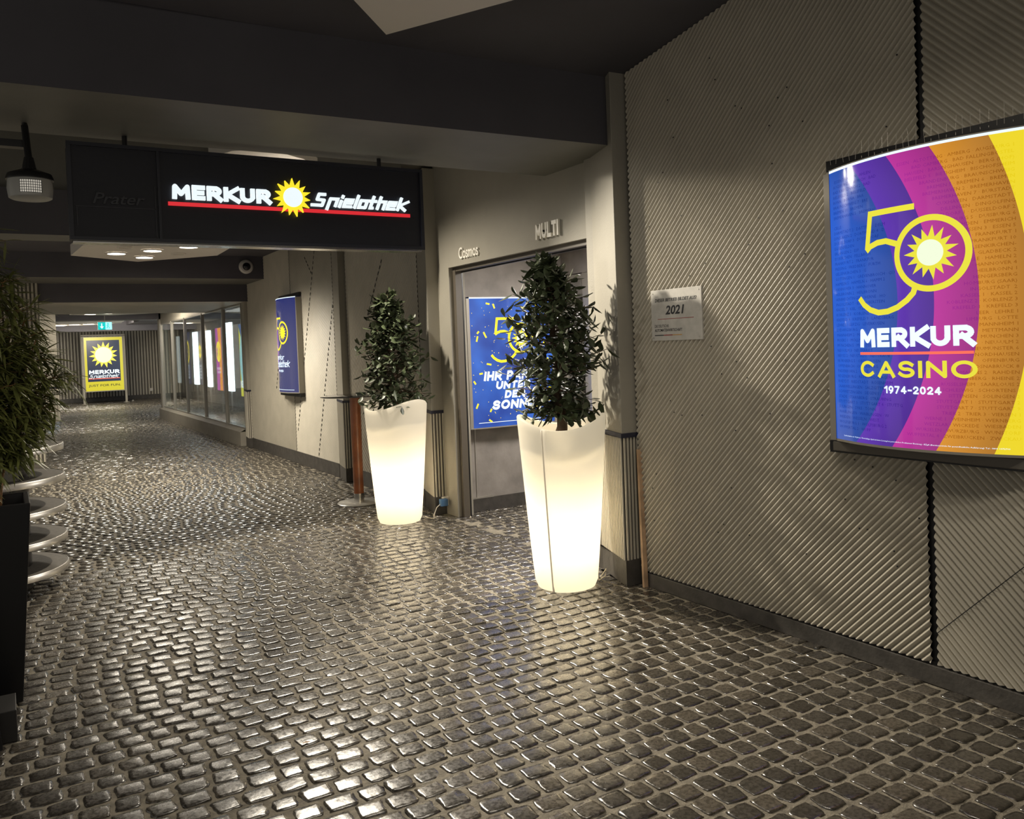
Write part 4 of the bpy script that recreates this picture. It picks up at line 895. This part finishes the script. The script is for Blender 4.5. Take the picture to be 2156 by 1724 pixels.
# plaque on the corrugated wall
t = thing('plaque', 'square silver plaque with black and red print on the corrugated wall', 'plaque')
MB().box(3.378, 3.392, 3.482, 3.914, 1.538, 1.842).obj('plate', m_plate, t, bevel=.002)
Pp = lambda u, v, l=0.: (3.378-l, 3.914-u, v)
m = MB(); put_text(m, 'DIESER BETRIEB BILDET AUS!', .037, 1.770, .393, 1.790, Pp, .001, bold=.02, shear=.2); put_text(m, '2021', .128, 1.692, .290, 1.746, Pp, .001, bold=.03, shear=.2)
put_text(m, 'DIE DEUTSCHE', .030, 1.617, .153, 1.634, Pp, .001); put_text(m, 'AUTOMATENWIRTSCHAFT', .028, 1.592, .268, 1.609, Pp, .001, bold=.012); poly(m, [(.028, 1.568), (.107, 1.568), (.107, 1.573), (.028, 1.573)], Pp, .001); m.obj('black_print', m_ink, t)
m = MB(); poly(m, [(.058, 1.6655), (.367, 1.6655), (.367, 1.6685), (.058, 1.6685)], Pp, .001); poly(m, [(.107, 1.568), (.185, 1.568), (.185, 1.573), (.107, 1.573)], Pp, .001); m.obj('red_print', m_redink, t)
m = MB(); poly(m, [(.185, 1.568), (.265, 1.568), (.265, 1.573), (.185, 1.573)], Pp, .001); m.obj('gold_print', m_goldink, t)
m = MB()
for y in (.016, .408):
    for z in (1.556, 1.824): disc(m, y, z, .004, Pp, .003, 10, thick=-.0)
m.obj('screws', m_alu, t)

# ------------------------------------------------------------------ luminous planters with laurel trees
def pot_shell_mat():
    m = bpy.data.materials.new('luminous_plastic'); m.use_nodes = True; nt = m.node_tree
    b = nt.nodes['Principled BSDF']; out = nt.nodes['Material Output']; L = nt.links.new
    b.inputs['Base Color'].default_value = (.62, .58, .50, 1); b.inputs['Roughness'].default_value = .45
    b.inputs['Emission Color'].default_value = (1, .90, .70, 1); b.inputs['Emission Strength'].default_value = POT_E
    tr = nt.nodes.new('ShaderNodeBsdfTranslucent'); tr.inputs[0].default_value = (.95, .89, .74, 1)
    mx = nt.nodes.new('ShaderNodeMixShader'); mx.inputs[0].default_value = .45
    L(b.outputs[0], mx.inputs[1]); L(tr.outputs[0], mx.inputs[2]); L(mx.outputs[0], out.inputs[0]); return m
POT_E = .37
m_pot = pot_shell_mat()
def pot(cx, cy, hi_ang, crease, label, cr_amp=.085, crease_strip=True):
    t = thing('luminous_planter', label, 'planter', (cx, cy, 0), 'luminous planters along the right wall')
    n = 96; rows = 26; Hm, A = 1.045, .042; vs = []
    def rad(th, f):
        ph = ((th-crease) % (2*pi))/(2*pi)
        base = .192+.088*f**.85
        return base*(1+cr_amp*((1-ph)**3*min(1, ph*60))-.0)
    top = lambda th: Hm+A*cos(2*(th-hi_ang))
    for i in range(rows+1):
        f = i/rows
        for k in range(n):
            th = 2*pi*k/n+crease; z = f*top(th); r = rad(th, f)
            if i == 0: r -= .012; z = 0
            vs.append((r*cos(th), r*sin(th), z))
    # rounded rim and inner wall
    for dr, dz in ((-.006, .010), (-.018, .012), (-.028, .004), (-.030, -.02), (-.032, -.10), (-.04, -.20)):
        for k in range(n):
            th = 2*pi*k/n+crease; r = rad(th, 1)+dr; vs.append((r*cos(th), r*sin(th), top(th)+dz))
    R2 = rows+7
    fs = [(i*n+k, i*n+(k+1) % n, (i+1)*n+(k+1) % n, (i+1)*n+k) for i in range(R2-1) for k in range(n)]
    m = MB(); m.add(vs, fs); m.obj('planter_shell', m_pot, t, smooth=True)
    z = Hm-.12
    MB().lathe([(.0005, 0), (.252, 0), (.252, .004), (.0005, .004)], (0, 0, z-.055), 48, cap=False).obj('soil_tray', m_soil, t)
    MB().lathe([(.0, -.02), (.09, -.01), (.20, 0), (.247, .004)], (0, 0, z-.015), 36, cap=False).obj('soil', m_soil, t)
    pts = [(cx_r*cos(crease+.03), cx_r*sin(crease+.03), z_) for cx_r, z_ in ((rad(crease+.03, f_/20)-.001, f_/20*top(crease)) for f_ in range(21))]
    if crease_strip: MB().tube(pts, .0065, 8).obj('crease_shade_strip', mat('crease_shade_tone', (.45, .40, .31), .5, emit=(1, .84, .6), es=.16), t, smooth='all')  # added dim strip, its tan colour stands for the shaded crease line
    # lamp inside, low down
    bm = mat('planter_bulb', (1, 1, 1), .5, emit=(1, .88, .68), es=POT_B)
    MB().lathe([(.002, .14), (.042, .16), (.042, .30), (.042, .52), (.02, .62), (.002, .63)], n=16).obj('bulb', bm, t, smooth='all')
    m = MB()
    for i in range(70):
        a = random.uniform(0, 2*pi); r = sqrt(random.random())*.225; s = random.uniform(.010, .022); p = Vector((r*cos(a), r*sin(a), z+random.uniform(-.006, .010)))
        q = [(p.x+s*x*random.uniform(.7, 1.2), p.y+s*y*random.uniform(.7, 1.2), p.z+s*zz*.7) for x, y, zz in ((1,0,0),(0,1,0),(-1,0,0),(0,-1,0),(.6,.6,.6),(-.6,.6,.6),(-.6,-.6,.6),(.6,-.6,.6),(0,0,1),(0,0,-.6))]
        m.add(q, [(0,1,4),(1,2,5),(2,3,6),(3,0,7),(0,4,7),(1,5,4),(2,6,5),(3,7,6),(4,5,8),(5,6,8),(6,7,8),(7,4,8)])
    m.obj('pebbles', m_pebble, t, smooth='all')
    return t
POT_B = 20.0
def leaf(mb, p, d, side, L, w, droop=.12, fold=.25):
    nn = d.cross(side).normalized()
    def pt(a, b, c=0.): return p+d*(a*L)+side*(b*w)+nn*(c*w)-Vector((0, 0, droop*L*a*a))
    vs = [pt(0, 0)]
    for a, b in ((.18, .30), (.45, .5), (.75, .34)): vs += [pt(a, -b, fold*b*1.6), pt(a, 0), pt(a, b, fold*b*1.6)]
    vs.append(pt(1, 0))
    fs = [(0, 2, 1), (0, 3, 2)]
    for q in (1, 4): fs += [(q, q+1, q+4, q+3), (q+1, q+2, q+5, q+4)]
    mb.add(vs, fs+[(7, 8, 10), (8, 9, 10)])
def laurel(cx, cy, zb, zt, rmax, prof, label, seed, nb=150, tip_off=(0, 0), xmax=.3):
    R = random.Random(seed); t = thing('laurel_tree', label, 'tree', (cx, cy, zb), 'laurel trees in the luminous planters'); H = zt-zb
    trunk = MB(); n = 14; path = [(tip_off[0]*(i/n)**2+.012*sin(i*1.3), tip_off[1]*(i/n)**2+.012*cos(i*1.7), H*.96*i/n) for i in range(n+1)]
    trunk.tube(path, [.034*(1-i/n)**.8+.003+(.012 if i == 0 else 0) for i in range(n+1)], 10); trunk.obj('trunk', m_bark, t, smooth='all')
    fol = MB(); tw = MB()
    for i in range(nb):
        f = (i+.5)/nb; h = (.185+.80*f**1.2)*H; kk = h/H*n; a = path[min(n, int(kk))]
        rr = rmax*prof(h/H); az = i*2.399+R.uniform(-.4, .4); l = rr*R.uniform(.45, 1.12)
        s = Vector((a[0], a[1], h-R.uniform(.0, .06))); l *= .82 if h/H < .28 else 1; up_ = R.uniform(.0, .5) if h/H > .3 else R.uniform(-.5, .2)
        d = Vector((cos(az), sin(az), up_)).normalized(); e = s+d*l; e.z = min(e.z, H*1.0); e.x = min(e.x, xmax)
        tw.tube([s, s.lerp(e, .5)+Vector((0, 0, -.01)), e], [.005, .003, .0015], 5, cap=False)
        nl = R.randint(5, 8)
        for j in range(nl):
            g = .35+.65*(j/(nl-1)); p = s.lerp(e, g); a2 = j*2.4+R.uniform(-.5, .5)
            o = d.cross(Vector((0, 0, 1))).normalized(); o2 = d.cross(o)
            dd = (d*R.uniform(.35, 1.0)+o*cos(a2)*.9+o2*sin(a2)*.9+Vector((0, 0, .15))).normalized()
            side = dd.cross(Vector((R.uniform(-.4, .4), R.uniform(-.4, .4), 1))).normalized()
            leaf(fol, p, dd, side, R.uniform(.065, .100), R.uniform(.034, .050), R.uniform(.0, .3))
    fol.obj('foliage', m_leaf, t, smooth='all'); tw.obj('twigs', m_bark, t)
    return t
VA = atan2(4.41, 3.02)
pot(3.02, 4.41, VA+pi/2, VA+pi-radians(26), 'nearer glowing white planter with a vertical crease')
pot(2.985, 6.97, VA+pi+radians(55), VA-radians(60), 'farther glowing white planter beside the bistro table')
p1 = lambda f: float(np.interp(f, [0, .08, .16, .3, .42, .58, .68, .78, .86, 1], [.15, .35, .70, .98, 1, .95, .88, .64, .44, .14]))
laurel(3.02, 4.41, .93, 2.11, .335, p1, 'dark conical laurel tree silhouetted against the blue poster', 3, 225, (-.06, .03), .17)
p2 = lambda f: float(np.interp(f, [0, .06, .14, .28, .45, .60, .75, .88, 1], [.2, .5, .85, 1, .92, .76, .58, .40, .16]))
laurel(2.985, 6.97, .93, 2.06, .35, p2, 'leafy laurel tree in the farther planter before the ribbed wall', 11, 205, (-.05, .0))

# wooden lath leaning at the near pillar
t = MB(); a = Vector((3.365, 4.045, 0)); b = Vector((3.385, 4.085, .86)); w_ = .016
t.add([(a.x-w_, a.y-.012, 0), (a.x+w_, a.y-.012, 0), (a.x+w_, a.y+.006, 0), (a.x-w_, a.y+.006, 0), (b.x-w_, b.y-.012, b.z), (b.x+w_, b.y-.012, b.z), (b.x+w_, b.y+.006, b.z), (b.x-w_, b.y+.006, b.z)],
      [(0,3,2,1),(4,5,6,7),(0,1,5,4),(1,2,6,5),(2,3,7,6),(3,0,4,7)])
tag(t.obj('wooden_lath', m_lath), 'thin raw wooden lath leaning beside the near pillar', 'lath')

# socket with blue plug, cable
t = thing('wall_socket', 'white wall socket low beside the farther pillar', 'socket')
MB().box(3.405, 3.462, 6.925, 6.972, .085, .165).obj('socket_box', m_plastic_w, t, bevel=.004)
t = thing('power_plug', 'blue power adapter plugged into the low wall socket', 'plug')
MB().box(3.355, 3.425, 6.875, 6.924, .090, .155).obj('plug_body', m_blue, t, bevel=.004)
MB().tube([(3.355, 6.90, .11), (3.31, 6.88, .09), (3.27, 6.86, .03), (3.24, 6.80, .008), (3.215, 6.87, .010), (3.205, 6.91, .02)], .004).obj('plug_cable', m_cable, t)
tag(MB().tube([(3.205, 4.29, .04), (3.235, 4.27, .09), (3.245, 4.29, .04), (3.22, 4.33, .006), (3.28, 4.42, .006), (3.36, 4.60, .01)], .0035).obj('cable', m_cable), 'thin cream cable at the foot of the nearer glowing planter', 'cable')

# bistro table
t = thing('bistro_table', 'standing bistro table with glass top and red-brown wooden column', 'table', (3.02, 8.08, 0))
MB().lathe([(.0, 0), (.215, 0), (.22, .006), (.21, .014), (.06, .022), (.0, .022)], n=48, cap=False).obj('base_plate', mat('base_plate_white', (.50, .49, .46), .3, metal=.3), t, smooth=True)
MB().lathe([(.052, .02), (.052, .10)], n=28).obj('steel_collar', m_steel, t, smooth=True)
MB().lathe([(.050, .10), (.052, .5), (.056, 1.06), (.056, 1.085)], n=28).obj('column', m_wood, t, smooth=True)
MB().lathe([(.0, 1.085), (.33, 1.085), (.345, 1.088), (.345, 1.094), (.34, 1.097), (.0, 1.097)], n=56, cap=False).obj('glass_top', mat('smoked_glass', (.06, .055, .05), .08), t, smooth=True)
t = thing('ashtray', 'small clear glass ashtray on the bistro table', 'ashtray', (3.04, 7.96, 1.0975))
MB().lathe([(.001, .0), (.045, 0), (.055, .028), (.048, .03), (.04, .008), (.001, .006)], n=24, cap=False).obj('bowl', m_clear, t, smooth=True)

# ------------------------------------------------------------------ left foreground: round shelf, cans, planters, bamboo, floodlight
p = EYE + (fw + R_*((-40-CX)/FPX)); dd = (p-EYE); dd.z = 0
sc_ = 5.65; SC = EYE + (fw + R_*((-40-CX)/FPX) - U_*((900-CY)/FPX))*sc_; sx, sy = SC.x, SC.y
t = thing('round_shelf', 'tiered round shelf with bright metal rims at the left edge', 'shelf', (sx, sy, 0))
for i, z in enumerate((.985, .775, .565, .365, .16)):
    R_i = .485
    MB().lathe([(R_i-.004, z-.042), (R_i-.004, z-.003), (R_i-.012, z)], n=80).obj('tier', m_stonetop, t)
    MB().lathe([(R_i, z-.042), (R_i+.001, z-.002), (R_i-.006, z+.001)], n=80, cap=False).obj('metal_rim', m_rim, t, smooth='all')
MB().lathe([(.26, 0), (.26, .94)], n=40).obj('core', m_black, t, smooth=True)
vd = Vector((-(sy), sx, 0)).normalized()
m = MB(); m.box(-.02, .20, -.50, -.485, .80, .955); m.obj('divider_board', m_soffit, t)
for px_, py_, r, h, lab in ((65, 943, .041, .155, 'wider polished steel can on the round shelf'), (31, 935, .028, .14, 'narrower polished steel can behind the wider one')):
    q = px_on_z(px_, py_, .985); o = MB().lathe([(r, .001), (r, h), (r-.004, h+.001), (r-.004, h-.03)], (0, 0, 0), 32).obj('steel_can', m_steel, smooth=True, loc=(q.x-.0, q.y+r, .987)); tag(o, lab, 'can', 'cans on the round shelf')

def tapered(cx, cy, a0, a1, z0, z1, rot):
    c_, s_ = cos(rot), sin(rot); m = MB(); f = lambda a, z: [(cx+(x*c_-y*s_)*a, cy+(x*s_+y*c_)*a, z) for x, y in ((-1,-1),(1,-1),(1,1),(-1,1))]
    L_ = [f(a0, z0), f(a1, z1), f(a1-.022, z1), f(a1-.03, z1-.10)]
    m.add(sum(L_, []), [(3,2,1,0)]+[(i*4+k, i*4+(k+1) % 4, (i+1)*4+(k+1) % 4, (i+1)*4+k) for i in range(3) for k in range(4)]+[(12, 13, 14, 15)]); return m
t = thing('black_planter', 'tall tapered black planter at the left edge holding bamboo', 'planter')
tapered(-.13, 4.47, .135, .20, .035, .93, radians(0)).obj('planter_body', m_black, t, bevel=.004)
MB().box(-.23, -.03, 4.37, 4.57, 0, .036).obj('foot', m_black, t)
MB().box(-.30, .04, 4.30, 4.64, .86, .875).obj('soil', m_soil, t)
t = thing('black_stand', 'low black plinth with a dark box at the lower left corner', 'stand')
MB().box(-.55, -.022, 3.99, 4.20, 0, .13).obj('plinth', mat('plinth_black', (.02, .019, .018), .5), t, bevel=.003)
MB().add([(-.55, 3.93, 0), (-.075, 3.93, 0), (-.075, 3.985, 0), (-.55, 3.985, 0), (-.55, 3.93, .45), (-.115, 3.93, .45), (-.115, 3.985, .45), (-.55, 3.985, .45)], [(0,3,2,1),(4,5,6,7),(0,1,5,4),(1,2,6,5),(2,3,7,6),(3,0,4,7)]).obj('dark_box', m_black, t)

def bamboo():
    R = random.Random(5); t = thing('bamboo_plant', 'bushy bamboo with long narrow leaves at the left edge', 'plant', (-.13, 4.47, .875))
    cane = MB(); fol = MB(); tips = []
    for i, (bx, by, tx, ty, h) in enumerate(((-.03, -.02, .12, .0, .62), (.06, .03, .26, .05, .78), (-.08, .05, -.05, .05, 1.15), (.0, -.08, .02, -.05, 1.25), (-.12, -.05, -.25, -.05, 1.3), (.03, .0, .13, .05, 1.15), (-.1, .1, -.35, .1, 1.1), (.08, .08, .19, .12, .5), (.02, .06, .2, .1, .95), (-.02, -.05, .1, -.1, .85), (-.05, .0, .0, .05, .75), (.05, .0, .05, .0, 1.28), (.06, .0, .24, .03, .72), (.07, .04, .30, .08, .62), (.04, .05, .22, .1, .88), (.0, .0, .14, .02, 1.05))):
        pts = [(bx+(tx-bx)*f**1.6, by+(ty-by)*f**1.6, h*f) for f in [j/8 for j in range(9)]]; cane.tube(pts, [.010*(1-.7*j/8) for j in range(9)], 7)
        for j in range(48):
            f = R.uniform(.22, 1); k = min(7, int(f*8)); s = Vector(pts[k]).lerp(Vector(pts[k+1]), f*8-k); az = R.uniform(0, 2*pi)
            
            if s.z < .24 and s.x > .0: continue
            d = Vector((cos(az), sin(az), R.uniform(-.1, .6))).normalized(); l = R.uniform(.06, .20)*(1.1-.4*f); e = s+d*l
            cane.tube([s, e], [.0025, .001], 4, cap=False)
            for q in range(R.randint(6, 10)):
                g = R.uniform(.2, 1); p = s.lerp(e, g); dd = (d*R.uniform(.4, 1)+Vector((R.uniform(-.9, .9), R.uniform(-.9, .9), R.uniform(-.7, .35)))).normalized()
                side = dd.cross(Vector((R.uniform(-.3, .3), R.uniform(-.3, .3), 1))).normalized()
                leaf(fol, p, dd, side, R.uniform(.08, .15), R.uniform(.012, .018), R.uniform(.1, .5), .15)
    cane.obj('canes', m_cane, t, smooth='all'); fol.obj('foliage', m_leaf2, t, smooth='all')
bamboo()

t = thing('floodlight', 'drum shaped floodlight hanging from the beam at the upper left', 'lamp', (.15, 4.9, 2.43))
MB().lathe([(.05, .095), (.10, .075), (.108, .055), (.108, .045)], n=40).obj('hood', m_black, t, smooth=True)
MB().lathe([(.100, .045), (.104, .0), (.098, -.045), (.085, -.052), (.001, -.054)], n=40).obj('housing', mat('housing_grey', (.34, .34, .32), .35), t, smooth=True)
m = MB(); N = 10
for j in range(2):
    for i in range(N+1):
        a = radians(-128+i*52/N+12); m.v.append((.106*cos(a), .106*sin(a), (-.032 if j == 0 else .032)))
m.f = [(i, i+1, N+2+i, N+1+i) for i in range(N)]; m.mi = [0]*N
m.obj('lamp_glass', m_floodglass, t, smooth='all')
m = MB()
for zz in [-.032+.0128*k_ for k_ in range(6)]:
    m.tube([(.108*cos(radians(-128+i*52/N+12)), .108*sin(radians(-128+i*52/N+12)), zz) for i in range(N+1)], .0013, 4)
for i in range(N+1):
    a = radians(-128+i*52/N+12); m.tube([(.108*cos(a), .108*sin(a), -.033), (.108*cos(a), .108*sin(a), .033)], .0013, 4)
m.obj('wire_grid', m_black, t)
m = MB(); m.tube([(0, 0, .09), (0, 0, .16)], [.035, .022], 12); m.tube([(0, 0, .15), (-.01, .05, .33), (-.01, .09, .36)], .017, 10); m.obj('stem', m_black, t)
MB().box(-.35, .0, .06, .12, .225, .262).obj('arm', m_black, t)

# dome camera
t = thing('dome_camera', 'small white dome security camera on the dark beam', 'camera', (3.19, 12.95, 2.88))
m = MB(); m.lathe([(.105, 0), (.105, .03), (.085, .05), (.062, .052)], n=32)
m.v = [(x, -z, y) for x, y, z in m.v]; m.f = [f[::-1] for f in m.f]; m.obj('camera_body', m_plastic_w, t, smooth=True)
m = MB(); m.lathe([(.06, .05), (.055, .075), (.035, .095), (.002, .102)], n=24); m.v = [(x, -z, y) for x, y, z in m.v]; m.f = [f[::-1] for f in m.f]; m.obj('dome', mat('dome_dark', (.01, .01, .012), .1), t, smooth=True)

# bits of litter on the cobbles
for x, y, s, lab in ((3.52, 6.62, .014, 'tiny white scrap on the cobbles by the entrance'), (3.95, 33.4, .05, 'small white scrap on the floor by the end wall')):
    m = MB(); m.add([(x-s, y, .004), (x, y-s*.6, .004+s*.9), (x+s, y, .006), (x+s*.2, y+s, .004+s*1.3)], [(0, 1, 3), (1, 2, 3), (0, 3, 2), (0, 2, 1)]); tag(m.obj('paper_scrap', m_plastic_w), lab, 'litter')
m = MB(); m.add([(.955-.02, 3.26, .004), (.955, 3.25, .008), (.955+.02, 3.258, .004), (.957, 3.268, .005)], [(0, 1, 2, 3)]); tag(m.obj('dry_leaf', mat('dry_leaf_brown', (.30, .15, .04), .7)), 'small dry brown leaf lying on the cobbles', 'leaf')
